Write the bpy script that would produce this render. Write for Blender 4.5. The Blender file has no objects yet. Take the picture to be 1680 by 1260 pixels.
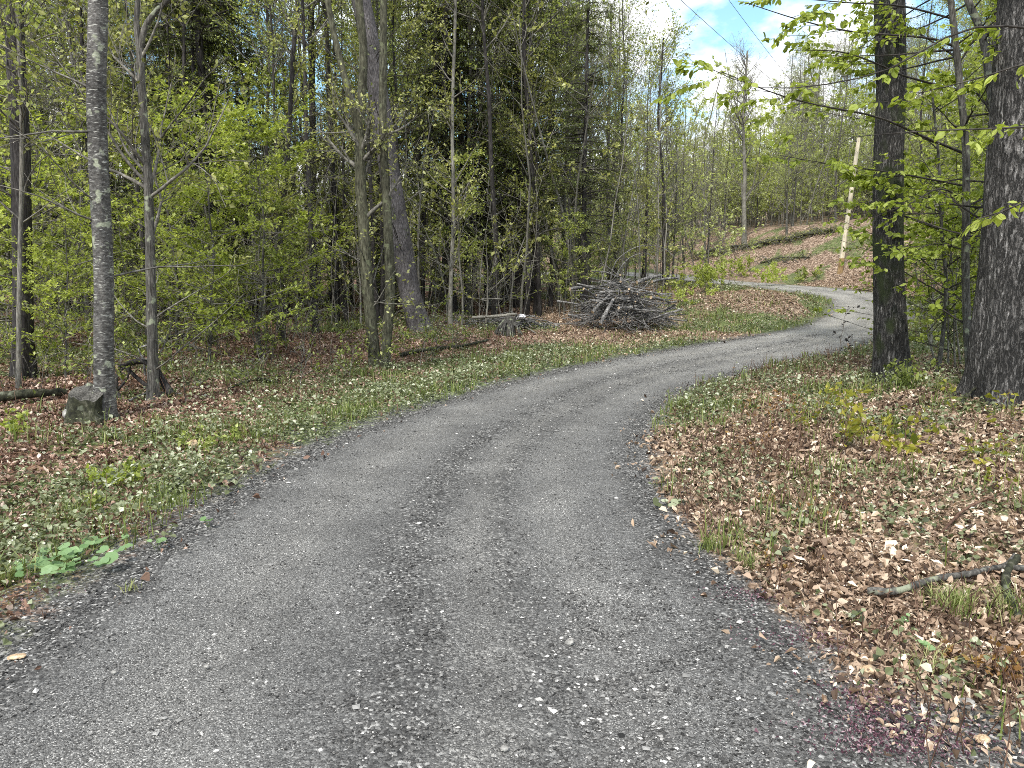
import bpy, math, random
import numpy as np
from mathutils import Vector

# ------------------------------------------------------------------ camera, world, sun, exposure
scene = bpy.context.scene
F_PX, CX, CY, PITCH, CAMH = 1269.0, 840.0, 630.0, math.radians(9.0), 1.6
cam_data = bpy.data.cameras.new("camera")
cam_data.sensor_width = 36.0
cam_data.lens = 36.0 * F_PX / 1680.0
cam_data.clip_start = 0.05
cam_data.clip_end = 3000
cam = bpy.data.objects.new("camera", cam_data)
scene.collection.objects.link(cam)
cam.location = (0, 0, CAMH)
cam.rotation_euler = (math.radians(90) - PITCH, 0, 0)
scene.camera = cam

SUN_EL, SUN_AZ = math.radians(50), math.radians(203)     # azimuth measured clockwise from +Y
world = bpy.data.worlds.new("World")
scene.world = world
world.use_nodes = True
wn = world.node_tree
wn.nodes.clear()
def wnode(t, **k):
    n = wn.nodes.new(t)
    for a, b in k.items():
        setattr(n, a, b)
    return n
w_out = wnode('ShaderNodeOutputWorld'); w_bg = wnode('ShaderNodeBackground')
w_sky = wnode('ShaderNodeTexSky'); w_sky.sky_type = 'NISHITA'; w_sky.sun_disc = False
w_sky.sun_elevation = SUN_EL; w_sky.sun_rotation = SUN_AZ
w_tc = wnode('ShaderNodeTexCoord')
w_map = wnode('ShaderNodeMapping'); w_map.inputs['Scale'].default_value = (1.0, 1.0, 1.8)
w_map.inputs['Location'].default_value = (1.0886, -2.2108, -0.1050)
w_noise = wnode('ShaderNodeTexNoise'); w_noise.inputs['Scale'].default_value = 4.5
w_noise.inputs['Detail'].default_value = 7; w_noise.inputs['Roughness'].default_value = 0.55
w_ramp = wnode('ShaderNodeValToRGB')
w_ramp.color_ramp.elements[0].position = 0.40; w_ramp.color_ramp.elements[1].position = 0.52
w_mix = wnode('ShaderNodeMix', data_type='RGBA')
w_gain = wnode('ShaderNodeMix', data_type='RGBA', blend_type='MULTIPLY')
w_gain.inputs[0].default_value = 1.0
w_gain.inputs[7].default_value = (1.45, 1.75, 1.75, 1)
wn.links.new(w_tc.outputs['Generated'], w_map.inputs['Vector'])
wn.links.new(w_map.outputs[0], w_noise.inputs['Vector'])
wn.links.new(w_noise.outputs['Fac'], w_ramp.inputs[0])
wn.links.new(w_ramp.outputs[0], w_mix.inputs[0])
wn.links.new(w_sky.outputs[0], w_gain.inputs[6])
wn.links.new(w_gain.outputs[2], w_mix.inputs[6])
w_mix.inputs[7].default_value = (10.5, 10.6, 10.8, 1)
wn.links.new(w_mix.outputs[2], w_bg.inputs['Color'])
w_bg.inputs['Strength'].default_value = 0.11
wn.links.new(w_bg.outputs[0], w_out.inputs['Surface'])

sun_d = bpy.data.lights.new("sun", 'SUN')
sun_d.energy = 3.0
sun_d.angle = math.radians(6)
sun_d.color = (1.0, 0.95, 0.87)
sun = bpy.data.objects.new("sun", sun_d)
scene.collection.objects.link(sun)
sdir = Vector((math.sin(SUN_AZ) * math.cos(SUN_EL), math.cos(SUN_AZ) * math.cos(SUN_EL), math.sin(SUN_EL)))
sun.rotation_euler = sdir.to_track_quat('Z', 'Y').to_euler()

scene.view_settings.view_transform = 'Standard'
scene.view_settings.look = 'None'
scene.view_settings.gamma = 1.0
scene.view_settings.exposure = 0.6
scene.cycles.use_denoising = False
scene.cycles.filter_width = 0.95
scene.cycles.max_bounces = 6
scene.cycles.diffuse_bounces = 3
scene.cycles.transmission_bounces = 3
scene.cycles.transparent_max_bounces = 4
scene.cycles.caustics_reflective = False
scene.cycles.caustics_refractive = False
scene.cycles.sample_clamp_indirect = 4.0

# ------------------------------------------------------------------ helpers
def rg(seed):
    return np.random.default_rng(seed)

def sst(x, a, b):
    t = np.clip((np.asarray(x, float) - a) / (b - a), 0, 1)
    return t * t * (3 - 2 * t)

def _hash(ix, iy, s):
    h = np.sin(ix * 127.1 + iy * 311.7 + s * 74.7) * 43758.5453
    return h - np.floor(h)

def vnoise(x, y, s=0):
    ix, iy = np.floor(x), np.floor(y)
    fx, fy = x - ix, y - iy
    fx = fx * fx * (3 - 2 * fx); fy = fy * fy * (3 - 2 * fy)
    a = _hash(ix, iy, s); b = _hash(ix + 1, iy, s); c = _hash(ix, iy + 1, s); d = _hash(ix + 1, iy + 1, s)
    return (a * (1 - fx) + b * fx) * (1 - fy) + (c * (1 - fx) + d * fx) * fy

def fbm(x, y, s=0, oct=4):
    v, amp, tot = 0, 1.0, 0
    for i in range(oct):
        v = v + amp * vnoise(x * 2 ** i, y * 2 ** i, s + i * 13)
        tot += amp; amp *= 0.5
    return v / tot

def norm(v):
    return v / np.maximum(np.linalg.norm(v, axis=-1, keepdims=True), 1e-9)

def mesh_np(name, V, faces, mats=(), midx=None, smooth=False, attrs=None, fattrs=None):
    """V (n,3); faces: list of integer arrays (m,k) with any k"""
    me = bpy.data.meshes.new(name)
    V = np.ascontiguousarray(V, dtype=np.float32)
    faces = [np.asarray(f, dtype=np.int32) for f in faces if len(f)]
    loops = np.concatenate([f.ravel() for f in faces])
    tot = np.concatenate([np.full(len(f), f.shape[1], np.int32) for f in faces])
    start = np.concatenate([[0], np.cumsum(tot)[:-1]]).astype(np.int32)
    me.vertices.add(len(V)); me.vertices.foreach_set('co', V.ravel())
    me.loops.add(len(loops)); me.loops.foreach_set('vertex_index', loops)
    me.polygons.add(len(tot)); me.polygons.foreach_set('loop_start', start)
    try:
        me.polygons.foreach_set('loop_total', tot)
    except Exception:
        pass
    for m in mats:
        me.materials.append(m)
    if midx is not None:
        me.polygons.foreach_set('material_index', np.asarray(midx, np.int32))
    me.polygons.foreach_set('use_smooth', np.full(len(tot), smooth) if not hasattr(smooth, '__len__') else np.asarray(smooth, bool))
    for k, a in (attrs or {}).items():
        at = me.attributes.new(k, 'FLOAT', 'POINT'); at.data.foreach_set('value', np.asarray(a, np.float32))
    for k, a in (fattrs or {}).items():
        at = me.attributes.new(k, 'FLOAT', 'FACE'); at.data.foreach_set('value', np.asarray(a, np.float32))
    me.update(calc_edges=True)
    return me

class Mesher:
    """collects pieces, builds one mesh"""
    def __init__(s):
        s.V = []; s.F = {}; s.n = 0
    def add(s, V, F, mi=0, tint=0.5, smooth=False):
        V = np.asarray(V, float).reshape(-1, 3); F = np.asarray(F)
        k = F.shape[1]
        t = np.broadcast_to(np.asarray(tint, float), (len(F),))
        s.F.setdefault(k, []).append((F + s.n, np.full(len(F), mi), t, np.full(len(F), smooth)))
        s.V.append(V); s.n += len(V)
    def mesh(s, name, mats):
        V = np.concatenate(s.V); fs, mi, ti, sm = [], [], [], []
        for k, L in s.F.items():
            fs.append(np.concatenate([l[0] for l in L])); mi.append(np.concatenate([l[1] for l in L]))
            ti.append(np.concatenate([l[2] for l in L])); sm.append(np.concatenate([l[3] for l in L]))
        return mesh_np(name, V, fs, mats, np.concatenate(mi), np.concatenate(sm), fattrs={'tint': np.concatenate(ti)})

def link(name, me, parent=None, loc=(0, 0, 0)):
    o = bpy.data.objects.new(name, me)
    scene.collection.objects.link(o)
    o.location = loc
    if parent is not None:
        o.parent = parent
    return o

def tag(o, label=None, cat=None, group=None, kind=None):
    if label: o['label'] = label
    if cat: o['category'] = cat
    if group: o['group'] = group
    if kind: o['kind'] = kind
    return o

def empty(name, loc, label, cat, group=None):
    o = bpy.data.objects.new(name, None)
    o.empty_display_size = 0.2
    scene.collection.objects.link(o); o.location = loc
    return tag(o, label, cat, group)

# tubes -------------------------------------------------------------
def tube_arrays(P, R, k, cap=True):
    P = np.asarray(P, float); R = np.asarray(R, float)
    if P.ndim == 2:
        P = P[None]; R = R[None]
    N, n, _ = P.shape
    T = norm(np.gradient(P, axis=1))
    mean = norm(T.mean(axis=1))
    ref = np.where(np.abs(mean[:, 2:3]) > 0.75, np.array([[1.0, 0.05, 0]]), np.array([[0.02, 0.05, 1.0]]))
    A = norm(np.cross(T, ref[:, None, :])); B = np.cross(T, A)
    th = np.arange(k) / k * 2 * np.pi
    V = P[:, :, None, :] + R[:, :, None, None] * (A[:, :, None, :] * np.cos(th)[None, None, :, None] + B[:, :, None, :] * np.sin(th)[None, None, :, None])
    idx = np.arange(N * n * k).reshape(N, n, k)
    a = idx[:, :-1, :]; b = np.roll(idx, -1, axis=2)[:, :-1, :]
    c = np.roll(idx, -1, axis=2)[:, 1:, :]; d = idx[:, 1:, :]
    F = np.stack([a, b, c, d], -1).reshape(-1, 4)
    return V.reshape(-1, 3), F

def add_tubes(M, P, R, k=5, mi=0, tint=0.5, caps=False, capmi=None):
    V, F = tube_arrays(P, R, k)
    M.add(V, F, mi, tint, True)
    if caps:
        P = np.asarray(P, float)
        n = (P.shape[0] if P.ndim == 2 else P.shape[1])
        Nn = 1 if P.ndim == 2 else P.shape[0]
        V4 = V.reshape(Nn, n, k, 3)
        for e in (0, n - 1):
            ring = V4[:, e]
            M.add(ring.reshape(-1, 3), np.arange(Nn * k).reshape(Nn, k)[:, ::-1] if e else np.arange(Nn * k).reshape(Nn, k), capmi if capmi is not None else mi, 0.8, False)

def resample(P, n):
    P = np.asarray(P, float)
    # Catmull-Rom
    if len(P) > 2:
        Q = np.concatenate([[2 * P[0] - P[1]], P, [2 * P[-1] - P[-2]]])
        out = []
        for i in range(1, len(Q) - 2):
            t = np.linspace(0, 1, 12, endpoint=False)[:, None]
            p0, p1, p2, p3 = Q[i - 1], Q[i], Q[i + 1], Q[i + 2]
            out.append(0.5 * ((2 * p1) + (-p0 + p2) * t + (2 * p0 - 5 * p1 + 4 * p2 - p3) * t ** 2 + (-p0 + 3 * p1 - 3 * p2 + p3) * t ** 3))
        P = np.concatenate(out + [P[-1:]])
    d = np.concatenate([[0], np.cumsum(np.linalg.norm(np.diff(P, axis=0), axis=1))])
    s = np.linspace(0, d[-1], n)
    return np.stack([np.interp(s, d, P[:, i]) for i in range(3)], 1)

def interp_poly(P, R, pi, t):
    """P (N,n,3): sample at parameter t on polyline pi"""
    n = P.shape[1]
    f = np.clip(t, 0, 0.9999) * (n - 1)
    i = f.astype(int); w = (f - i)[:, None]
    p = P[pi, i] * (1 - w) + P[pi, i + 1] * w
    r = R[pi, i] * (1 - w[:, 0]) + R[pi, i + 1] * w[:, 0]
    tan = norm(P[pi, i + 1] - P[pi, i])
    return p, r, tan

def grow(r, P, R, cnt, t0, t1, length, ang=60, angv=12, n=6, up=0.0, wig=0.12, rr=0.55, rmax=1.0, lenf=None, flat=0.0, rmin=0.0015, tpow=1.0):
    N = P.shape[0]
    tot = max(1, int(N * cnt))
    pi = np.repeat(np.arange(N), int(math.ceil(cnt)))[:tot] if cnt >= 1 else r.integers(0, N, tot)
    t = t0 + (t1 - t0) * r.random(tot) ** tpow
    p, pr, tan = interp_poly(P, R, pi, t)
    rnd = norm(r.normal(size=(tot, 3)))
    if flat > 0:
        side = norm(np.cross(tan, np.array([0, 0, 1.0])) + 1e-4)
        side *= np.where(r.random(tot) < 0.5, -1, 1)[:, None]
        rnd = norm(side + rnd * (1 - flat))
    perp = norm(rnd - tan * (rnd * tan).sum(-1, keepdims=True))
    a = np.radians(ang + r.normal(size=tot) * angv)[:, None]
    d = tan * np.cos(a) + perp * np.sin(a)
    L = length * (0.6 + 0.6 * r.random(tot))
    if lenf is not None:
        L = L * lenf(t)
    step = (L / (n - 1))[:, None]
    pts = [p]
    for i in range(n - 1):
        d = norm(d + np.array([0, 0, up]) / (n - 1) + r.normal(size=(tot, 3)) * wig)
        pts.append(pts[-1] + d * step)
    Pn = np.stack(pts, 1)
    r0 = np.minimum(pr * rr, rmax)
    tp = np.linspace(1, 0.18, n)[None, :]
    Rn = np.maximum(r0[:, None] * tp, rmin)
    return Pn, Rn

def leaves_on(r, P, count, size, t0=0.15, t1=1.0, up=0.8, droop=0.0, aspect=0.6, spread=0.02, sizev=0.3):
    """quads, one per leaf"""
    N = P.shape[0]
    pi = r.integers(0, N, count); t = t0 + (t1 - t0) * r.random(count)
    p, _, tan = interp_poly(P, np.ones(P.shape[:2]), pi, t)
    p = p + r.normal(size=(count, 3)) * spread
    d = norm(tan + r.normal(size=(count, 3)) * 0.7 + np.array([0, 0, -droop]))
    nn = norm(r.normal(size=(count, 3)) * (1 - up) + np.array([0, 0, 1.0]) * up)
    s = norm(np.cross(d, nn)); nn = np.cross(s, d)
    L = (size * (1 + sizev * r.normal(size=count)).clip(0.4, 1.9))[:, None]
    Wd = L * aspect * 0.5
    v0 = p; v1 = p + d * L * 0.45 + s * Wd + nn * L * 0.06
    v2 = p + d * L - nn * L * 0.08; v3 = p + d * L * 0.45 - s * Wd + nn * L * 0.06
    V = np.stack([v0, v1, v2, v3], 1).reshape(-1, 3)
    F = np.arange(count * 4).reshape(-1, 4)
    tint = np.clip(r.normal(size=count) * 0.22 + 0.5, 0, 1)
    return V, F, tint

def ground_leaves(r, p, nrm_up, size, curl=0.25, tilt=0.35, aspect=0.55):
    """6-vertex bent leaves, 4 triangles-ish (2 quads + 2 tris)"""
    n = len(p)
    nn = norm(r.normal(size=(n, 3)) * tilt + np.array([0, 0, 1.0]))
    d = r.normal(size=(n, 3)); d = norm(d - nn * (d * nn).sum(-1, keepdims=True))
    s = np.cross(nn, d)
    L = size[:, None]; Wd = L * (aspect * (0.7 + 0.6 * r.random(n)))[:, None] * 0.5
    c = (curl * r.normal(size=n))[:, None]; c2 = (curl * r.normal(size=n))[:, None]
    ctr = p
    b = ctr - d * L * 0.5 + nn * L * c2
    tp = ctr + d * L * 0.5 + nn * L * c
    m1 = ctr - d * L * 0.12; m2 = ctr + d * L * 0.2
    k = nn * L * (0.12 + np.abs(c) * 0.5)
    a1 = m1 + s * Wd + k; a2 = m2 + s * Wd * 0.8 + k; b1 = m1 - s * Wd + k; b2 = m2 - s * Wd * 0.8 + k
    V = np.stack([b, a1, a2, tp, b2, b1], 1).reshape(-1, 3)
    i = np.arange(n)[:, None] * 6
    F = np.concatenate([i + np.array([[0, 1, 2, 3]]), i + np.array([[0, 3, 4, 5]])])
    return V, F

# ------------------------------------------------------------------ materials
MATS = {}
def mat(name):
    m = bpy.data.materials.new(name); m.use_nodes = True
    nt = m.node_tree; nt.nodes.clear()
    return m, nt
def N(nt, t, **k):
    n = nt.nodes.new(t)
    for a, b in k.items():
        if a.startswith('i_'):
            n.inputs[a[2:].replace('_', ' ')].default_value = b
        else:
            setattr(n, a, b)
    return n
def ramp(nt, stops, src=None, interp='LINEAR'):
    n = nt.nodes.new('ShaderNodeValToRGB'); cr = n.color_ramp; cr.interpolation = interp
    while len(cr.elements) < len(stops): cr.elements.new(0.5)
    for e, (p, c) in zip(cr.elements, stops):
        e.position = p; e.color = (*c, 1) if len(c) == 3 else c
    if src is not None: nt.links.new(src, n.inputs[0])
    return n

def leaf_mat(name, stops, trans=0.4, rough=0.55, objvar=0.35, transcol=None):
    m, nt = mat(name)
    at = N(nt, 'ShaderNodeAttribute', attribute_name='tint')
    oi = N(nt, 'ShaderNodeObjectInfo')
    mx = N(nt, 'ShaderNodeMath', operation='MULTIPLY_ADD'); mx.inputs[1].default_value = objvar; mx.inputs[2].default_value = -objvar / 2
    nt.links.new(oi.outputs['Random'], mx.inputs[0])
    ad = N(nt, 'ShaderNodeMath', operation='ADD'); nt.links.new(at.outputs['Fac'], ad.inputs[0]); nt.links.new(mx.outputs[0], ad.inputs[1])
    rp = ramp(nt, stops, ad.outputs[0])
    pr = N(nt, 'ShaderNodeBsdfPrincipled'); pr.inputs['Roughness'].default_value = rough; pr.inputs['Specular IOR Level'].default_value = 0.35
    nt.links.new(rp.outputs[0], pr.inputs['Base Color'])
    out = N(nt, 'ShaderNodeOutputMaterial')
    if trans > 0:
        tr = N(nt, 'ShaderNodeBsdfTranslucent')
        g = N(nt, 'ShaderNodeMix', data_type='RGBA', blend_type='MULTIPLY'); g.inputs[0].default_value = 1.0
        g.inputs[7].default_value = (1.25, 1.25, 0.7, 1)
        nt.links.new(rp.outputs[0], g.inputs[6]); nt.links.new(g.outputs[2], tr.inputs['Color'])
        ms = N(nt, 'ShaderNodeMixShader'); ms.inputs[0].default_value = trans
        nt.links.new(pr.outputs[0], ms.inputs[1]); nt.links.new(tr.outputs[0], ms.inputs[2]); nt.links.new(ms.outputs[0], out.inputs[0])
    else:
        nt.links.new(pr.outputs[0], out.inputs[0])
    return m

def bark_mat(name, dark, mid, light, scale=(60, 60, 9), lo=0.35, hi=0.72, bump=0.6, lich=None, dashes=None, moss=None, ridged=False):
    m, nt = mat(name)
    tc = N(nt, 'ShaderNodeTexCoord')
    mp = N(nt, 'ShaderNodeMapping'); mp.inputs['Scale'].default_value = scale
    nt.links.new(tc.outputs['Object'], mp.inputs[0])
    no = N(nt, 'ShaderNodeTexNoise', i_Scale=1.0, i_Detail=5.0, i_Roughness=0.62); nt.links.new(mp.outputs[0], no.inputs['Vector'])
    h = no.outputs['Fac']
    if ridged:
        wv = N(nt, 'ShaderNodeTexNoise', i_Scale=14.0, i_Detail=3.0); nt.links.new(tc.outputs['Object'], wv.inputs['Vector'])
        wa = N(nt, 'ShaderNodeVectorMath', operation='MULTIPLY_ADD'); wa.inputs[1].default_value = (0.05, 0.05, 0.12)
        nt.links.new(wv.outputs['Color'], wa.inputs[0]); nt.links.new(tc.outputs['Object'], wa.inputs[2]); nt.links.new(wa.outputs[0], mp.inputs[0])
        sb_ = N(nt, 'ShaderNodeMath', operation='SUBTRACT'); sb_.inputs[1].default_value = 0.5; nt.links.new(h, sb_.inputs[0])
        ab_ = N(nt, 'ShaderNodeMath', operation='ABSOLUTE'); nt.links.new(sb_.outputs[0], ab_.inputs[0])
        mu_ = N(nt, 'ShaderNodeMath', operation='MULTIPLY'); mu_.inputs[1].default_value = 4.2; nt.links.new(ab_.outputs[0], mu_.inputs[0]); h = mu_.outputs[0]
        fin = N(nt, 'ShaderNodeTexNoise', i_Scale=2.2, i_Detail=4.0, i_Roughness=0.7); nt.links.new(mp.outputs[0], fin.inputs['Vector'])
        m3 = N(nt, 'ShaderNodeMath', operation='MULTIPLY_ADD'); m3.inputs[1].default_value = 0.9; m3.inputs[2].default_value = -0.45; nt.links.new(fin.outputs['Fac'], m3.inputs[0])
        a3 = N(nt, 'ShaderNodeMath', operation='ADD'); nt.links.new(h, a3.inputs[0]); nt.links.new(m3.outputs[0], a3.inputs[1]); h = a3.outputs[0]
    rp = ramp(nt, [(lo, dark), ((lo + hi) / 2, mid), (hi, light)], h)
    col = rp.outputs[0]
    n2 = N(nt, 'ShaderNodeTexNoise', i_Scale=2.2, i_Detail=3.0); nt.links.new(tc.outputs['Object'], n2.inputs['Vector'])
    r2 = ramp(nt, [(0.3, (0.6, 0.6, 0.6)), (0.7, (1.35, 1.35, 1.35))], n2.outputs['Fac'])
    mu = N(nt, 'ShaderNodeMix', data_type='RGBA', blend_type='MULTIPLY'); mu.inputs[0].default_value = 1
    nt.links.new(col, mu.inputs[6]); nt.links.new(r2.outputs[0], mu.inputs[7]); col = mu.outputs[2]
    def overlay(col, sc, nscale, a, b, c, detail=3.0):
        mm = N(nt, 'ShaderNodeMapping'); mm.inputs['Scale'].default_value = sc; nt.links.new(tc.outputs['Object'], mm.inputs[0])
        nn = N(nt, 'ShaderNodeTexNoise', i_Scale=nscale, i_Detail=detail); nt.links.new(mm.outputs[0], nn.inputs['Vector'])
        rr_ = ramp(nt, [(a, (0, 0, 0)), (b, (1, 1, 1))], nn.outputs['Fac'])
        x = N(nt, 'ShaderNodeMix', data_type='RGBA'); nt.links.new(rr_.outputs[0], x.inputs[0]); nt.links.new(col, x.inputs[6])
        x.inputs[7].default_value = (*c, 1)
        return x.outputs[2]
    if lich: col = overlay(col, (1, 1, 1), 9.0, 0.6, 0.66, lich)
    if moss: col = overlay(col, (1, 1, 0.6), 4.0, 0.5, 0.64, moss)
    if dashes: col = overlay(overlay(col, (16, 16, 95), 1.0, 0.60, 0.68, dashes, 5.0), (30, 30, 40), 1.0, 0.60, 0.72, (0.22, 0.21, 0.205), 4.0)
    pr = N(nt, 'ShaderNodeBsdfPrincipled'); pr.inputs['Roughness'].default_value = 0.85; pr.inputs['Specular IOR Level'].default_value = 0.25
    nt.links.new(col, pr.inputs['Base Color'])
    if bump:
        bp = N(nt, 'ShaderNodeBump', i_Strength=bump, i_Distance=0.02); nt.links.new(h, bp.inputs['Height']); nt.links.new(bp.outputs[0], pr.inputs['Normal'])
    out = N(nt, 'ShaderNodeOutputMaterial'); nt.links.new(pr.outputs[0], out.inputs[0])
    return m

M_leaf = leaf_mat('spring_leaf', [(0.0, (0.035, 0.045, 0.012)), (0.35, (0.175, 0.215, 0.05)), (0.7, (0.39, 0.45, 0.13)), (1.0, (0.66, 0.71, 0.30))], 0.45)
M_lay = leaf_mat('bright_leaf', [(0.0, (0.09, 0.12, 0.02)), (0.45, (0.35, 0.415, 0.085)), (1.0, (0.64, 0.70, 0.25))], 0.5)
M_far = leaf_mat('hazed_spring_leaf', [(0.0, (0.13, 0.15, 0.05)), (0.4, (0.37, 0.42, 0.16)), (0.75, (0.56, 0.61, 0.28)), (1.0, (0.74, 0.77, 0.48))], 0.5)  # mild distance haze put into the leaf colour as a paler green
M_leafdull = leaf_mat('olive_leaf', [(0.0, (0.05, 0.056, 0.02)), (0.35, (0.20, 0.212, 0.068)), (0.7, (0.40, 0.415, 0.15)), (1.0, (0.66, 0.67, 0.32))], 0.4)
M_bud = leaf_mat('bud_leaf', [(0.0, (0.14, 0.12, 0.09)), (0.5, (0.34, 0.33, 0.19)), (1.0, (0.60, 0.60, 0.38))], 0.35)
M_needle = leaf_mat('hemlock_needle', [(0.0, (0.022, 0.03, 0.014)), (0.5, (0.085, 0.105, 0.03)), (1.0, (0.26, 0.31, 0.10))], 0.2, 0.5)
M_beech = leaf_mat('beech_leaf', [(0.0, (0.12, 0.16, 0.022)), (0.5, (0.30, 0.37, 0.06)), (1.0, (0.54, 0.61, 0.18))], 0.5, 0.45)
M_litter = leaf_mat('dead_leaf', [(0.0, (0.035, 0.021, 0.014)), (0.26, (0.14, 0.090, 0.060)), (0.56, (0.34, 0.240, 0.168)), (0.82, (0.52, 0.395, 0.29)), (1.0, (0.80, 0.67, 0.53))], 0.08, 0.6, 0.0)
M_litter_red = leaf_mat('damp_dead_leaf', [(0.0, (0.045, 0.024, 0.016)), (0.35, (0.17, 0.098, 0.068)), (0.7, (0.36, 0.235, 0.175)), (1.0, (0.70, 0.56, 0.46))], 0.08, 0.6, 0.0)
M_cover = leaf_mat('ground_leaf', [(0.0, (0.035, 0.042, 0.018)), (0.4, (0.12, 0.14, 0.062)), (0.75, (0.29, 0.32, 0.19)), (1.0, (0.58, 0.60, 0.46))], 0.2, 0.4, 0.0)
M_grass = leaf_mat('grass_blade', [(0.0, (0.07, 0.09, 0.02)), (0.5, (0.16, 0.21, 0.05)), (1.0, (0.38, 0.38, 0.17))], 0.25, 0.5, 0.0)
M_dock = leaf_mat('broad_leaf', [(0.0, (0.13, 0.23, 0.085)), (1.0, (0.30, 0.44, 0.21))], 0.3, 0.35, 0.0)
M_shrub = leaf_mat('yellow_leaf', [(0.0, (0.10, 0.13, 0.02)), (0.5, (0.27, 0.28, 0.04)), (1.0, (0.50, 0.42, 0.08))], 0.4, 0.5, 0.0)
M_petal = leaf_mat('fallen_petal', [(0.0, (0.05, 0.018, 0.03)), (0.7, (0.17, 0.075, 0.105)), (1.0, (0.46, 0.33, 0.36))], 0.1, 0.6, 0.0)
M_bark = bark_mat('grey_bark', (0.035, 0.032, 0.028), (0.10, 0.095, 0.085), (0.21, 0.20, 0.18), lich=(0.26, 0.28, 0.20))
M_barkd = bark_mat('dark_bark', (0.014, 0.012, 0.012), (0.04, 0.036, 0.035), (0.10, 0.092, 0.09))
M_pine = bark_mat('pine_bark', (0.03, 0.027, 0.028), (0.085, 0.078, 0.08), (0.17, 0.16, 0.162), scale=(40, 40, 14), bump=0.6)
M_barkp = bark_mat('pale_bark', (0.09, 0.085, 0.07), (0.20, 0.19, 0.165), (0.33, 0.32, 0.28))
M_barko = bark_mat('olive_bark', (0.03, 0.029, 0.02), (0.085, 0.083, 0.056), (0.17, 0.168, 0.12), scale=(40, 40, 9), bump=0.6, lich=(0.14, 0.15, 0.09))
M_cherry = bark_mat('cherry_bark', (0.045, 0.042, 0.040), (0.10, 0.096, 0.09), (0.19, 0.185, 0.175), scale=(22, 22, 34), bump=0.6, dashes=(0.46, 0.46, 0.42), lich=(0.30, 0.32, 0.24))
M_oak = bark_mat('furrowed_bark', (0.022, 0.021, 0.02), (0.15, 0.142, 0.135), (0.44, 0.425, 0.41), scale=(26, 26, 4.5), lo=0.08, hi=0.95, bump=1.0, ridged=True)
M_oak2 = bark_mat('ridged_bark', (0.02, 0.019, 0.018), (0.12, 0.114, 0.11), (0.36, 0.345, 0.33), scale=(32, 32, 5), lo=0.10, hi=1.0, bump=0.9, moss=(0.035, 0.045, 0.02), ridged=True)
M_twig = bark_mat('twig_bark', (0.07, 0.065, 0.055), (0.17, 0.16, 0.14), (0.33, 0.31, 0.27), scale=(20, 20, 20), bump=0)
M_twigd = bark_mat('dark_twig', (0.02, 0.018, 0.016), (0.045, 0.04, 0.036), (0.10, 0.09, 0.08), scale=(20, 20, 20), bump=0)
M_stem = bark_mat('reddish_stem', (0.06, 0.03, 0.02), (0.14, 0.08, 0.055), (0.25, 0.17, 0.12), scale=(30, 30, 10), bump=0)
M_dead = bark_mat('weathered_wood', (0.04, 0.039, 0.038), (0.17, 0.165, 0.16), (0.42, 0.41, 0.40), scale=(25, 25, 25), bump=0.4)
M_cut = bark_mat('cut_wood', (0.25, 0.18, 0.11), (0.42, 0.32, 0.21), (0.55, 0.45, 0.33), scale=(30, 30, 30), bump=0)
M_pole = bark_mat('pole_wood', (0.46, 0.40, 0.28), (0.60, 0.54, 0.42), (0.72, 0.67, 0.57), scale=(30, 30, 3), bump=0.2)
M_mossy = bark_mat('mossy_wood', (0.014, 0.014, 0.010), (0.04, 0.042, 0.024), (0.12, 0.115, 0.09), scale=(25, 25, 18), bump=0.7, lich=(0.13, 0.14, 0.10))

# ------------------------------------------------------------------ pixel <-> world measurement
cp, sp = math.cos(PITCH), math.sin(PITCH)
def ray(px, py):
    u, v = (px - CX) / F_PX, (CY - py) / F_PX
    return np.array([u, cp + v * sp, v * cp - sp])
def at(px, py, Y):
    d = ray(px, py); k = Y / d[1]
    return np.array([0, 0, CAMH]) + d * k
def on_plane(px, py, z):
    d = ray(px, py); k = (z - CAMH) / d[2]
    return np.array([d[0] * k, d[1] * k])

# ------------------------------------------------------------------ road outline (measured), terrain height
L_E = [(-1.9, -12, 0), (-2.05, -3, 0), (-2.1, 1.5, 0)] + [(*on_plane(a, b, z), z) for a, b, z in [
    (60, 1020, 0), (200, 930, 0), (320, 850, 0), (400, 795, 0), (480, 748, 0), (600, 702, 0), (700, 670, 0), (800, 637, 0), (900, 612, 0),
    (1000, 591, 0), (1100, 574, 0), (1200, 558, 0), (1290, 545, 0), (1340, 532, .03), (1366, 513, .1), (1362, 498, .2), (1335, 488, .35), (1290, 480, .45), (1240, 474, .5), (1200, 470, .55)]]
R_E = [(1.0, -12, 0), (1.15, -3, 0), (1.2, 1.5, 0)] + [(*on_plane(a, b, z), z) for a, b, z in [
    (1430, 1190, 0), (1345, 1050, 0), (1215, 965, 0), (1135, 885, 0), (1085, 820, 0), (1062, 755, 0), (1064, 702, 0), (1085, 668, 0), (1125, 640, 0),
    (1200, 614, 0), (1300, 591, 0), (1400, 571, 0), (1455, 552, 0), (1485, 533, .03), (1494, 515, .1), (1484, 495, .28), (1440, 480, .5), (1380, 472, .58), (1300, 466, .65), (1200, 460, .7)]]
L_E = np.array(L_E + [(7.0, 44, .7), (2.0, 54, .9), (-8, 66, 1.1)]); R_E = np.array(R_E + [(9.5, 45, .8), (4.5, 57, .9), (-6, 69, 1.1)])
def smooth_edge(E, n=420):
    Q = resample(E, n)
    return Q
NE = 460
LQ, RQ = smooth_edge(L_E, NE), smooth_edge(R_E, NE)
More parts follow.
